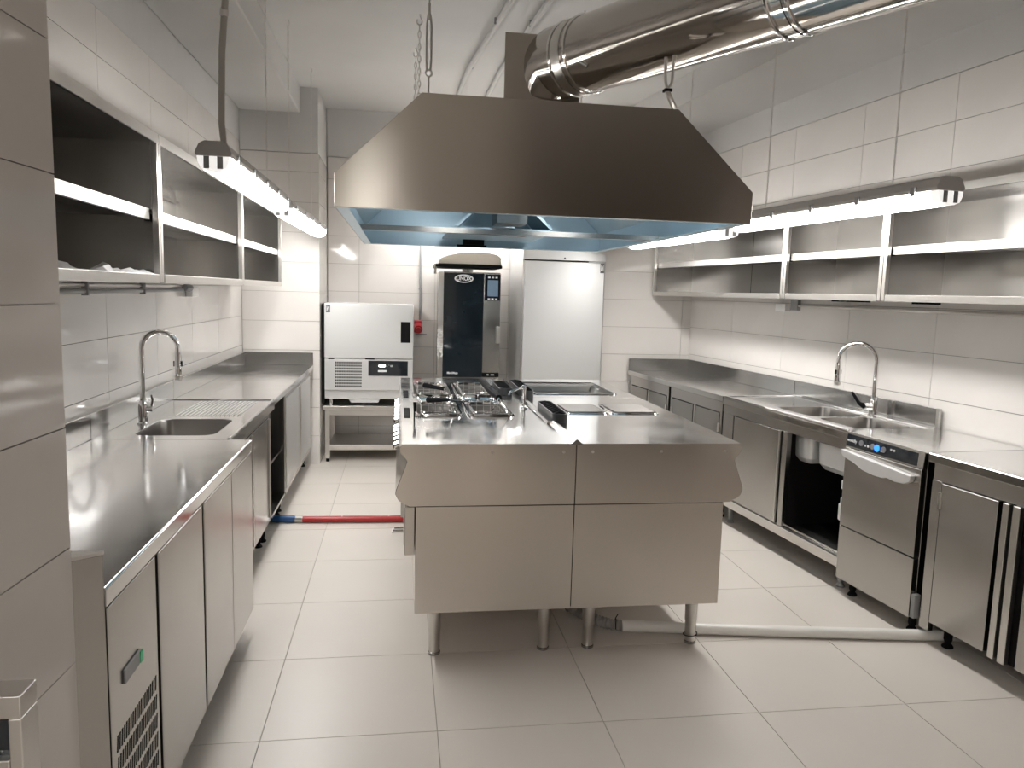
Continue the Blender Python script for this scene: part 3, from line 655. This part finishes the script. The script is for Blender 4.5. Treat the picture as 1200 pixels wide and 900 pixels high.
# ------------------------------------------------------------------ open wall shelf units
def shelf_unit(label, x0, x1, y0, y1, z0, z1, front, th=0., seam=True, group=None, backm=STEELD):
    t = Thing('wall_shelf_unit', label, 'wall shelf', base=((x0+x1)/2, (y0+y1)/2, z0), th=th, group=group)
    s_ = front; xf = x1 if s_ > 0 else x0; xb = x0 if s_ > 0 else x1
    X = lambda a, b: (min(xf+s_*a, xf+s_*b), max(xf+s_*a, xf+s_*b))
    t.part('top_panel', box(x0, x1, y0, y1, z1-.03, z1), STEEL, bevel=.0015)
    t.part('front_rail', box(*X(-.003,.003), y0+.002, y1-.002, z1-.036, z1-.001), SRAIL)
    t.part('bottom_panel', box(x0, x1, y0, y1, z0, z0+.03), STEEL, bevel=.0015)
    t.part('front_rail', box(*X(-.003,.003), y0+.032, y1-.032, z0-.002, z0+.031), SRAIL, bevel=.001)
    for a in (y0, y1-.004): t.part('side_panel', box(x0, x1, a, a+.004, z0+.03, z1-.03), STEEL)
    for a in (y0, y1-.024): t.part('front_post', box(*X(-.02,.002), a+.001, a+.023, z0+.001, z1-.001), SRAIL, bevel=.0015)
    zm = z0+.258; 
    sh = t.part('middle_shelf', box(*((x0+.03, x1-.045) if s_ > 0 else (x0+.045, x1-.03)), y0+.022, y1-.022, zm-.012, zm+.012), STEEL, bevel=.001)
    t.part('shelf_lip', box(*X(-.045,-.030), y0+.022, y1-.022, zm-.024, zm+.016), SLIP, parent=sh)
    t.part('bracket', boxes((*X(-.05,-.03), y0+.008, y0+.02, zm-.03, zm-.002),(*X(-.05,-.03), y1-.02, y1-.008, zm-.03, zm-.002)), DARK)
    ym = (y0+y1)/2
    bx_ = (xb, xb+.005) if s_ > 0 else (xb-.005, xb)
    if seam:
        t.part('back_panel', box(*bx_, y0+.004, ym-.003, z0+.03, z1-.03), backm); t.part('back_panel', box(*bx_, ym+.003, y1-.004, z0+.03, z1-.03), backm)
        t.part('seam', box(bx_[0], bx_[1], ym-.0028, ym+.0028, z0+.03, z1-.03), DARKV)
    else: t.part('back_panel', box(*bx_, y0+.004, y1-.004, z0+.03, z1-.03), backm)
    if not seam: t.part('stiffener', MB().tube([(xb+s_*.02, y0+.01, z1-.10),(xb+s_*.02, y1-.01, z1-.10)], .008, 6), STEEL)
    return t
XA = -.90
gL = 'open steel shelf units over the left counter'
for a, b, lb in ((1.66,3.083,'open stainless wall shelf nearest us on the left wall'),(3.087,4.62,'middle open stainless wall shelf on the left wall'),(4.624,6.08,'farthest open stainless wall shelf on the left wall')):
    shelf_unit(lb, -1.265, XA, a, b, 1.50, 2.05, 1, seam=False, group=gL)
gR = 'open steel shelf units over the right counter'
for a, b, lb in ((1.35,3.348,'long open wall shelf nearest us on the right wall'),(3.352,4.218,'short open wall shelf between the two long ones on the right wall'),(4.222,6.16,'farthest open wall shelf on the right wall beside the hood')):
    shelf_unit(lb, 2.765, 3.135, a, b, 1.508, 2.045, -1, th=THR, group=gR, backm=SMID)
# crumpled film left on the shelf
mb = MB(); n = 34
pts0 = [(-.905-.02*random.random(), 2.2+.84*k/n, 1.531) for k in range(n+1)]
hh = [0.002+.028*max(0, math.sin(k*.42))*random.random()+(.02 if k in (26,27,28,29,30) else 0)*random.random() for k in range(n+1)]
mb.loft([pts0, [(-.93-.03*random.random(), p[1]+.01*random.random(), 1.533+h) for p, h in zip(pts0, hh)], [(-.985-.04*random.random(), p[1], 1.5315) for p in pts0]], closed=False)
Thing('plastic_wrap', 'crumpled clear plastic wrap lying on the nearest left wall shelf', 'wrap', base=(-.94,2.6,1.531), mb=mb, m=FILM)
# wall conduits and sockets below the shelves
t = Thing('wall_conduit', 'grey conduit along the left wall under the shelves ending at a white box', 'conduit', base=(-1.26,3.5,1.455),
      mb=MB().tube([(-1.262,1.7,1.452),(-1.262,4.72,1.462)], .010, 8), m=GREYP)
t.part('upper_pipe', MB().tube([(-1.262,1.7,1.478),(-1.262,4.72,1.486)], .006, 8), SRAIL)
t.part('clip', boxes((-1.272,-1.245,3.30,3.31,1.44,1.50),(-1.272,-1.245,4.0,4.01,1.44,1.50)), GREYP)
t.part('bend', MB().tube([(-1.25,4.72,1.475),(-1.235,4.78,1.475),(-1.25,4.82,1.47)], .02, 8), GREYP)
t.part('junction_box', box(-1.272,-1.232,4.82,4.96,1.42,1.478), WHITEP, bevel=.004)
t = Thing('wall_conduit', 'grey conduit along the right wall under the shelves', 'conduit', base=(3.13,3.5,1.46), th=THR,
      mb=MB().tube([(3.137,1.3,1.455),(3.137,4.62,1.462)], .009, 8), m=SRAIL)
t.part('clip', boxes((3.125,3.149,4.58,4.66,1.43,1.50)), GREYP)
t.part('junction_box', box(3.11,3.149,4.70,4.82,1.418,1.47), WHITEP, bevel=.004)
t = Thing('strip_vent', 'black slotted strip under the right shelves', 'vent strip', base=(2.95,3.3,1.5), th=THR, mb=boxes(*[(2.80,2.83,3.02+.02*k,3.032+.02*k,1.496,1.5075) for k in range(8)], *[(2.80,2.83,3.50+.03*k,3.515+.03*k,1.498,1.5075) for k in range(10)]), m=DARK)

# ------------------------------------------------------------------ right side counters (turned frame: x = away from wall axis, y = along the wall)
QF = 2.58
t = Thing('worktop', 'plain stainless worktop in the far right corner with raised splashbacks', 'worktop', base=(2.86,5.4,CZ), th=THR)
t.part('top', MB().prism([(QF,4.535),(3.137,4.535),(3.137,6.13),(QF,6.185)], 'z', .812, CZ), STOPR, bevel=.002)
t.part('splashback', MB().prism([(3.117,4.535),(3.137,4.535),(3.137,6.13),(3.117,6.13)], 'z', CZ, .955).prism([(QF,6.165),(3.117,6.112),(3.117,6.132),(QF,6.185)], 'z', CZ, .955), SSPL, bevel=.002)
def rcab(label, y0, y1, hs=True):
    t = Thing('base_cabinet', label, 'cabinet', base=(2.86,y0,0), th=THR, group='small two door cabinets at the far right')
    t.part('carcass', box(QF+.03, 3.12, y0, y1, .14, .808), STEELD)
    t.part('apron', box(QF+.008, QF+.03, y0, y1, .735, .81), STEEL, bevel=.001)
    t.part('frame', boxes((QF+.008,QF+.03,y0,y0+.03,.14,.735),(QF+.008,QF+.03,y1-.03,y1,.14,.735),(QF+.008,QF+.03,y0+.03,y1-.03,.14,.17)), STEEL)
    ym = (y0+y1)/2
    for a, b, hy in ((y0+.034, ym-.022, ym-.03), (ym+.022, y1-.034, ym+.03)):
        d = t.part('door', box(QF+.004, QF+.028, a, b, .175, .728), STEELD, bevel=.002)
        t.part('hinge', box(QF-.002,QF+.006, *( (a-.008,a+.006) if a < ym else (b-.006,b+.008)), .60, .66), SRAIL, parent=d)
    t.part('handle_gap', boxes((QF+.012,QF+.02,ym-.021,ym-.010,.175,.73),(QF+.012,QF+.02,ym+.010,ym+.021,.175,.73)), DARKV)
    t.part('handle_strip', box(QF+.006,QF+.016,ym-.009,ym+.009,.175,.73), SRAIL)
    for y in (y0+.06, y1-.06):
        for x in (QF+.08, 3.05): foot(t, x, y, .14)
rcab('two door steel cabinet tucked in the far right corner', 5.37, 6.13)
rcab('two door steel cabinet between the corner cabinet and the sink unit', 4.545, 5.335)
# sink unit
t = Thing('sink_unit', 'stainless twin bowl sink unit with one closed and one open bay on the right', 'sink', base=(2.86,3.28,0), th=THR)
b1 = rrect(2.665,3.02,3.70,4.06,.06); b2 = rrect(2.665,3.02,3.315,3.655,.06)
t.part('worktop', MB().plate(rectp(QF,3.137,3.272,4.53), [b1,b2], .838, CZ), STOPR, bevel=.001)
t.part('front_edge', box(QF, QF+.012, 3.272, 4.53, .800, .838), STOP, bevel=.001)
t.part('raised_border', boxes((QF+.003,QF+.014,3.28,4.52,CZ,.856),(QF+.014,3.117,4.512,4.522,CZ,.856),(3.06,3.07,3.28,4.51,CZ,.855)), STOP, bevel=.002)
t.part('splashback', box(3.117,3.137,3.272,4.53,CZ,.955), SSPL, bevel=.002)
t.part('splash_end', box(3.10,3.117,3.272,3.276,CZ,.957), STEELD)
for x0, x1, y0, y1 in ((2.665,3.02,3.70,4.06),(2.665,3.02,3.315,3.655)):
    lo = lambda k, z: [(a,b,z) for a,b in rrect(x0+k,x1-k,y0+k,y1-k,max(.06-k,.02))]
    bo = t.part('basin', MB().loft([lo(0,CZ-.001), lo(.004,CZ-.012), lo(.012,.60), lo(.04,.572)], cap1=True), SBASIN)
    t.part('basin_shell', MB().loft([lo(-.004,.835), lo(.008,.60), lo(.04,.567)], cap1=True), SMATT, parent=bo)
    t.part('drain', MB().lathe(((x0+x1)/2,(y0+y1)/2,.574), [(.035,0),(.035,.003),(.02,.004)], 16), CHROME, parent=bo)
t.part('apron', box(QF+.010, QF+.022, 3.29, 4.53, .742, .80), STEEL)
t.part('stile', boxes((QF+.008,QF+.04,4.40,4.53,.14,.742)), STEEL, bevel=.002)
t.part('stile', boxes((QF+.008,QF+.04,3.80,3.845,.14,.742)), STEEL, bevel=.002)
t.part('stile', boxes((QF+.008,QF+.04,3.275,3.295,.14,.742)), STEEL, bevel=.002)
d = t.part('door', box(QF+.006, QF+.026, 3.86, 4.385, .185, .738), STEEL, bevel=.002)
t.part('door_lip', box(QF+.001,QF+.007,3.862,3.876,.187,.736), SRAIL, parent=d)
t.part('bottom_shelf', box(QF+.03, 3.12, 3.28, 4.52, .165, .178), STEELD)
t.part('bottom_rail', box(QF+.004, QF+.03, 3.275, 4.53, .125, .178), SRAIL, bevel=.002)
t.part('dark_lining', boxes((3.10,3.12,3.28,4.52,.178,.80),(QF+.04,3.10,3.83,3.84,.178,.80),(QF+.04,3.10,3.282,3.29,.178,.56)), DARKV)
t.part('track', MB().tube([(QF+.05,3.30,.182),(QF+.05,4.38,.182)], .004, 6), SRAIL)
for y in (3.33,4.46):
    for x in (QF+.07, 3.05): foot(t, x, y, .126, m=GREYP)
tr = Thing('sink_trap', 'white plastic drain trap hanging in the open bay of the sink unit', 'drain trap', base=(2.72,3.36,.4), th=THR)
tr.part('bottle', MB().lathe((2.70,3.40,.33), [(.02,0),(.035,.01),(.036,.09),(.028,.10),(.028,.125),(.018,.13)], 16), WHITEP)
tr.part('riser', MB().tube([(2.70,3.40,.45),(2.72,3.42,.50),(2.84,3.48,.568)], .018, 10), WHITEP)
tr.part('bracket', boxes((2.66,2.70,3.365,3.40,.51,.56)), WHITEP, bevel=.006)
tr.part('outlet_hose', MB().tube([(2.70,3.38,.37),(2.69,3.36,.30),(2.70,3.37,.23),(2.80,3.42,.20)], .024, 10), WHITEP)
tap((3.055,3.685,CZ), 'sink_tap', 'chrome gooseneck tap with black lever at the right twin bowl sink', -.82, .57, th=THR, hgt=.415, reach=.20, lever='black')
# dishwasher
t = Thing('dishwasher', 'undercounter dishwasher with black control strip and pale wavy handle', 'dishwasher', base=(2.86,2.76,0), th=THR)
q = 2.562
t.part('body', box(q+.03, 3.135, 2.752, 3.266, .085, .846), STEEL, bevel=.002)
t.part('top_lid', box(q+.006, 3.137, 2.742, 3.268, .8465, .851), STOP, bevel=.001)
cp_ = t.part('control_panel', MB().prism([(q+.004,.772),(q+.03,.772),(q+.03,.846),(q+.010,.846)], 'y', 2.752, 3.266), STEEL)
t.part('black_fascia', MB().prism([(q+.002,.778),(q+.006,.778),(q+.011,.838),(q+.007,.838)], 'y', 2.79, 3.262), BLACKG, parent=cp_)
dr_ = t.part('door', box(q, q+.028, 2.756, 3.262, .366, .768), STEEL, bevel=.003)
t.part('handle', MB().prism([(3.258,.760),(3.258,.738),(3.23,.722),(3.17,.712),(3.13,.700),(3.10,.688),(3.02,.680),(2.96,.682),(2.93,.690),(2.88,.684),(2.82,.690),(2.79,.706),(2.785,.722),(2.785,.735)], 'x', q-.030, q-.002), PALE, parent=dr_, bevel=.004)
t.part('kick_panel', box(q+.002, q+.028, 2.756, 3.262, .085, .360), STEEL, bevel=.003)
t.part('plastic_corner', box(q+.004, q+.036, 2.728, 2.751, .09, .20), GREYP, bevel=.003)
for y, m in ((3.19,BLACKG),): pass
def onface(y, z, sz, m, name, lab=None):
    return t.part(name, MB().prism([(y-sz, z-sz),(y+sz, z-sz),(y+sz, z+sz),(y-sz, z+sz)], 'x', q+.001, q+.004), m, parent=cp_, label=lab)
for y in (3.155,3.075,3.0): t.part('button', MB().cyl((q+.005,y-.0,.808),(q+.001,y,.808),.014,n=14), GPRINT, parent=cp_)
t.part('button', MB().cyl((q+.005,3.045,.806),(q+.001,3.045,.806),.017,n=14), BLUELED, parent=cp_, label='blue lit start button')
for y, z in ((3.125,.802),(3.105,.802),(3.012,.800),(2.95,.818),(2.93,.818)): onface(y, z, .0045, PRINT, 'symbol')
t.text('lettering', 'wonklly', .022, (q+.003,3.222,.808), FACE_X, PRINT, parent=cp_)
for y in (2.80,3.21):
    for x in (q+.07,3.05): foot(t, x, y, .09, m=DARK)
# right fridge counter
t = Thing('refrigerated_counter', 'stainless refrigerated counter nearest us on the right with twin handle strips', 'refrigerated counter', base=(2.86,2.7,0), th=THR)
t.part('body', box(QF+.03, 3.12, 1.32, 2.712, .10, .808), STEELD)
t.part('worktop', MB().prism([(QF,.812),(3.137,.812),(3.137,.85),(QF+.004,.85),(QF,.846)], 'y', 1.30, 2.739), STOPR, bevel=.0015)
t.part('apron', box(QF+.010, QF+.03, 1.32, 2.712, .738, .810), STEEL, bevel=.001)
t.part('corner_post', box(QF+.006, QF+.034, 2.662, 2.714, .06, .738), STEEL, bevel=.002)
for a, b in ((2.372,2.656),(1.94,2.225),(1.36,1.90)):
    d = t.part('door', box(QF+.002, QF+.026, a, b, .105, .732), STEEL, bevel=.003)
    t.part('hinge', box(QF-.004, QF+.006, b-.004, b+.008, .62, .69), SRAIL, parent=d)
t.part('dark_gap', boxes((QF+.024,QF+.03,2.225,2.372,.10,.735),(QF+.024,QF+.03,1.90,1.94,.10,.735)), DARKV)
for a, b in ((2.318,2.346),(2.268,2.300)): t.part('handle_strip', box(QF-.004, QF+.020, a, b, .10, .735), SRAIL, bevel=.003)
for y in (1.5,2.62):
    for x in (QF+.08,3.05): foot(t, x, y, .10)

# ------------------------------------------------------------------ blast chiller on its stand
t = Thing('blast_chiller', 'grey blast chiller with recessed black handle and display on a steel stand', 'blast chiller', base=(-.25,6.6,.49))
t.part('cabinet', box(-.632,.118,6.63,7.12,.545,1.368), SMATT, bevel=.006)
t.part('side_shade_box', box(-.652,-.634,6.64,7.1,.50,1.36), DARKV)  # near-black box stands in for the shade beside the chiller
d = t.part('door', box(-.632,.120,6.60,6.628,.902,1.368), SMATT, bevel=.006)
t.part('handle_recess', box(.012,.096,6.597,6.604,1.042,1.222), DARKV, parent=d)
t.part('handle_edge', boxes((.012,.030,6.593,6.600,1.042,1.222)), DARK, parent=d, bevel=.002)
e = t.part('emblem', box(-.617,-.582,6.5975,6.601,1.290,1.352), DARKPR, parent=d)
t.part('emblem_figure', MB().prism([(-.612,1.302),(-.606,1.302),(-.6,1.33),(-.594,1.302),(-.588,1.302),(-.588,1.345),(-.593,1.345),(-.594,1.32),(-.6,1.345),(-.606,1.32),(-.607,1.345),(-.612,1.345)], 'y', 6.5965, 6.5985), SMATT, parent=d)
f = t.part('lower_panel', box(-.630,.118,6.606,6.63,.625,.893), SMATT, bevel=.003)
sl = MB()
for r in range(9):
    for k in range(16):
        x = -.542+.0142*k; z = .865-.0255*r; sl.box(x, x+.0095, 6.6045, 6.607, z-.010, z+.006)
t.part('vent_slots', sl, DARKV, parent=f, smooth=False)
g = t.part('display', box(-.262,.075,6.602,6.607,.752,.882), BLACKG, parent=f)
t.text('reading', "8:       - '' 88", .024, (-.11,6.6005,.838), FACE_Y, PRINT, parent=f)
t.part('lit_icon', MB().prism(rrect(-.175,-.115,.828,.850,.010,3), 'y', 6.599, 6.6015), WHITEL, parent=f)
t.part('lit_label', MB().prism(rrect(-.18,-.105,.785,.802,.003,2), 'y', 6.600, 6.6015), PRINT, parent=f)
t.part('door_gap', boxes((-.60,-.55,6.603,6.628,.892,.901),(-.29,-.21,6.603,6.628,.892,.901)), DARK)
for x in (-.58,.08):
    for y in (6.65,7.05): t.part('foot', MB().cyl((x,y,.49),(x,y,.547),.016,n=12), SRAIL)
t.part('condensate_tray', MB().prism([(-.43,.545),(-.16,.545),(-.18,.512),(-.41,.512)], 'y', 6.64, 7.0), SMATT)
t = Thing('steel_stand', 'open stainless stand with lower shelf carrying the blast chiller', 'stand', base=(-.25,6.6,0))
t.part('top', box(-.645,.13,6.575,7.15,.455,.49), SRAIL, bevel=.003)
t.part('front_rail', box(-.585,.08,6.59,6.61,.405,.455), SRAIL, bevel=.002)
t.part('shelf', box(-.60,.09,6.60,7.12,.10,.145), SRAIL, bevel=.002)
t.part('back_rail', box(-.585,.08,7.10,7.12,.405,.455), SRAIL)
for x in (-.605,.085):
    for y in (6.61,7.10):
        l = t.part('leg', box(x-.02,x+.02,y-.02,y+.02,.03,.455), SRAIL, bevel=.002)
        t.part('foot', MB().cyl((x,y,0),(x,y,.032),.015,n=12), DARK, parent=l)
Thing('power_cable', 'black cable sagging behind the chiller stand', 'cable', base=(.0,6.9,.15), mb=MB().tube([(.13,7.175,.62),(.03,7.172,.44),(-.0,7.172,.36),(.02,7.172,.26),(.06,7.172,.19),(.12,7.172,.156)], .006, 8), m=DARK)

# ------------------------------------------------------------------ combi oven
t = Thing('combi_oven', 'tall combi oven with dark glass door and touch screen', 'oven', base=(.6,6.6,0))
t.part('cabinet', box(.345,.872,6.63,7.15,.72,1.665), STEEL, bevel=.004)
t.part('side_strip', box(.331,.374,6.60,6.63,.735,1.662), SRAIL, bevel=.002)
g = t.part('glass_door', box(.376,.722,6.60,6.628,.748,1.655), OVENG, bevel=.003)
c = t.part('control_column', box(.724,.872,6.602,6.628,.76,1.660), STEEL, bevel=.002)
t.part('touch_panel', box(.732,.866,6.598,6.603,1.425,1.648), BLACKG, parent=c)
t.part('screen', box(.755,.848,6.5965,6.5985,1.46,1.60), SCREEN, parent=c)
for k in range(3):
    for z in (1.622,1.437): t.part('icon', box(.758+.032*k,.778+.032*k,6.5955,6.598,z-.006,z+.006), PRINT, parent=c)
h = t.part('door_handle', MB().prism(rrect(.838,.868,1.052,1.20,.006,3), 'y', 6.555, 6.575), SRAIL, bevel=.002)
t.part('handle_post', boxes((.846,.860,6.575,6.602,1.065,1.08),(.846,.860,6.575,6.602,1.17,1.185)), STEELD, parent=h)
t.part('lower_strip', box(.724,.872,6.597,6.603,.752,.79), DARK)
t.part('strip_icon', boxes((.765,.78,6.595,6.598,.768,.776),(.80,.83,6.595,6.598,.768,.776)), PRINT)
# oval badge with letters
mb = MB(); cx, cz = .548, 1.606; n = 40
mb.loft([[(cx+a*math.cos(2*PI*k/n), yy, cz+b*math.sin(2*PI*k/n)) for k in range(n)] for a,b,yy in ((.082,.036,6.5995),(.082,.036,6.5965),(.070,.026,6.5965),(.070,.026,6.5995))])
t.part('oval_badge', mb, PRINT, parent=g)
t.text('badge_lettering', 'UNOX', .050, (cx,6.5965,cz), FACE_Y, PRINT, parent=g, sx=.86, bold=.0012)
t.text('side_lettering', 'CHEFTOP', .068, (.353,6.5985,1.045), (PI/2, -PI/2, 0), WHITEP, sx=.84, bold=.0008)
t.text('door_lettering', 'Mind.Maps', .026, (.462,6.5985,.785), FACE_Y, PRINT, parent=g, sx=.85, bold=.0006)
# rack seen dimly through the glass
t.part('base_stand', boxes((.35,.39,6.62,6.66,.03,.72),(.83,.87,6.62,6.66,.03,.72),(.35,.39,7.08,7.12,.03,.72),(.83,.87,7.08,7.12,.03,.72),(.35,.87,6.62,7.12,.66,.70),(.35,.87,6.62,7.12,.12,.15)), SRAIL)
for x in (.37,.85):
    for y in (6.64,7.10): t.part('foot', MB().cyl((x,y,0),(x,y,.032),.016,n=12), DARK)
# condensing hood over the oven
t = Thing('oven_hood', 'rounded steel condensing hood with black underside above the oven', 'oven hood', base=(.6,6.6,1.70))
prof = [(.325,1.728),(.325,1.75),(.345,1.775),(.40,1.80),(.50,1.822),(.62,1.834),(.76,1.83),(.83,1.815),(.862,1.79),(.868,1.728)]
t.part('shell', MB().prism(prof, 'y', 6.56, 7.1), STEEL, bevel=.004)
t.part('black_underside', box(.300,.872,6.54,7.10,1.700,1.727), DARK, bevel=.006)
t.part('bracket', boxes((.288,.330,6.56,6.62,1.70,1.725),(.288,.31,6.57,6.60,1.64,1.70)), STEELD)
t.part('duct_stub', MB().cyl((.60,6.85,1.668),(.60,6.85,1.70),.05), STEELD)
# ------------------------------------------------------------------ tall fridge
t = Thing('tall_fridge', 'tall white-grey upright fridge standing at the back of the kitchen', 'fridge', base=(1.39,6.4,0))
t.part('cabinet', box(1.030,1.752,6.432,7.15,.10,2.03), SMATT, bevel=.004)
t.part('top_fascia', box(1.030,1.752,6.405,6.43,1.782,2.03), SMATT, bevel=.003)
d = t.part('door', box(1.044,1.742,6.400,6.428,.16,1.772), SMATT, bevel=.006)
t.part('hinge_side_strip', box(1.030,1.041,6.404,6.43,.16,1.772), SRAIL)
t.part('gasket', box(1.05,1.735,6.428,6.432,.17,1.765), DARK, parent=d)
t.part('door_gap', box(1.044,1.60,6.406,6.426,1.7735,1.781), DARKV)
t.part('emblem', box(1.703,1.737,6.397,6.401,1.685,1.765), DARKPR, parent=d)
t.part('emblem_figure', MB().prism([(1.708,1.70),(1.714,1.70),(1.72,1.735),(1.726,1.70),(1.732,1.70),(1.732,1.755),(1.727,1.755),(1.726,1.725),(1.72,1.75),(1.714,1.725),(1.713,1.755),(1.708,1.755)], 'y', 6.3955, 6.398), SMATT, parent=d)
t.part('lock', MB().cyl((1.39,6.405,1.80),(1.39,6.400,1.80),.007,n=10), DARK)
for x in (1.08,1.70):
    for y in (6.48,7.1): t.part('foot', MB().cyl((x,y,0),(x,y,.102),.02,n=12), DARK)

# ------------------------------------------------------------------ red socket
t = Thing('industrial_socket', 'round red industrial socket on the tiled wall beside the chiller', 'socket', base=(.17,7.19,1.14))
t.part('box', box(.135,.205,7.13,7.199,1.10,1.215), REDP, bevel=.01)
t.part('plug_ring', MB().tube([(.172,7.14,1.155),(.174,7.07,1.135)], [.042,.038], 20), REDP)
t.part('plug_cap', MB().tube([(.173,7.10,1.14),(.174,7.05,1.13)], [.028,.025], 16), REDP)
t.part('grey_lid', box(.15,.25,7.08,7.12,1.085,1.095), GREYP)
t = Thing('wall_conduit', 'slim grey conduit rising from the red socket on the back wall', 'conduit', base=(.19,7.18,1.22), mb=MB().cyl((.19,7.185,1.215),(.19,7.185,2.66),.010,n=8), m=GREYP)
t.part('clip', boxes((.175,.205,7.17,7.199,1.50,1.515),(.175,.205,7.17,7.199,2.0,2.015)), GREYP)

# ------------------------------------------------------------------ hoses and pipes on the floor
t = Thing('water_hose', 'red hose with blue fitting crossing the floor to the island', 'hose', base=(-.3,4.83,0), mb=MB().tube([(-.60,4.842,.022),(-.3,4.828,.022),(.0,4.82,.022),(.14,4.82,.022)], .019, 12), m=RED)
t.part('blue_fitting', MB().tube([(-.80,4.87,.024),(-.78,4.868,.024),(-.66,4.852,.024),(-.645,4.85,.024)], [.02,.024,.024,.018], 12), BLUE)
t.part('metal_sleeve', MB().cyl((-.65,4.85,.023),(-.60,4.842,.023),.0175), SRAIL)
t = Thing('black_cable', 'black cable running along the back of the red hose', 'cable', base=(-.3,4.9,0), mb=MB().tube([(-.80,4.905,.015),(-.5,4.892,.014),(-.3,4.888,.014),(-.1,4.878,.014),(.14,4.872,.016)], .013, 8), m=DARK)
t.part('tie', MB().cyl((-.36,4.889,.014),(-.354,4.889,.014),.016), WHITEP); t.part('tie', MB().cyl((-.06,4.876,.014),(-.054,4.876,.014),.016), WHITEP)
t = Thing('valve_tag', 'small white tagged valve on the floor beside the island left edge', 'valve', base=(.02,4.66,0))
t.part('tag', box(-.035,.06,4.60,4.68,.001,.006), WHITEP); t.part('stem', MB().cyl((-.02,4.66,.012),(.05,4.67,.012),.006), STEELD); t.part('stem', MB().cyl((-.03,4.61,.012),(.05,4.615,.012),.006), STEELD)
t = Thing('waste_pipe', 'cream plastic waste pipe lying across the floor to the right counter', 'pipe', base=(1.7,3.0,0), mb=MB().tube([(1.02,3.13,.028),(1.35,3.075,.027),(1.8,3.005,.025),(2.15,2.955,.025),(2.62,2.89,.024)], .0245, 20), m=PIPEW)
t.part('socket_end', MB().tube([(1.0,3.133,.0285),(1.10,3.117,.0285)], .0275, 20), PIPEW)
mb = MB(); pts = []; rr = []
P = [Vector(p) for p in ((1.00,3.133,.030),(.95,3.15,.030),(.90,3.19,.031),(.85,3.26,.032),(.80,3.36,.034),(.77,3.50,.06),(.80,3.62,.20))]
for a, b in zip(P, P[1:]):
    for k in range(8): pts.append(a.lerp(b, k/8)); rr.append(.026 if k%2 else .0215)
mb.tube(pts, rr, 14)
Thing('corrugated_hose', 'grey corrugated waste hose curling under the cooking island', 'hose', base=(.9,3.25,0), mb=mb, m=HOSE)
t = Thing('wire_tie', 'black twisted wire around the front right island leg', 'wire', base=(1.27,3.005,.03), mb=MB().tube([(1.27+.030*math.cos(a), 3.005+.030*math.sin(a), .03+.008*a/PI) for a in [k*PI/6 for k in range(15)]], .0022, 5), m=DARK)
Thing('wire_tie', 'wire tie around the grey corrugated hose', 'wire', base=(.96,3.14,.03), mb=MB().tube([(.975,3.14,.058),(.968,3.12,.045),(.968,3.118,.02),(.975,3.16,.03),(.975,3.15,.058),(.985,3.15,.075)], .002, 5), m=DARK)
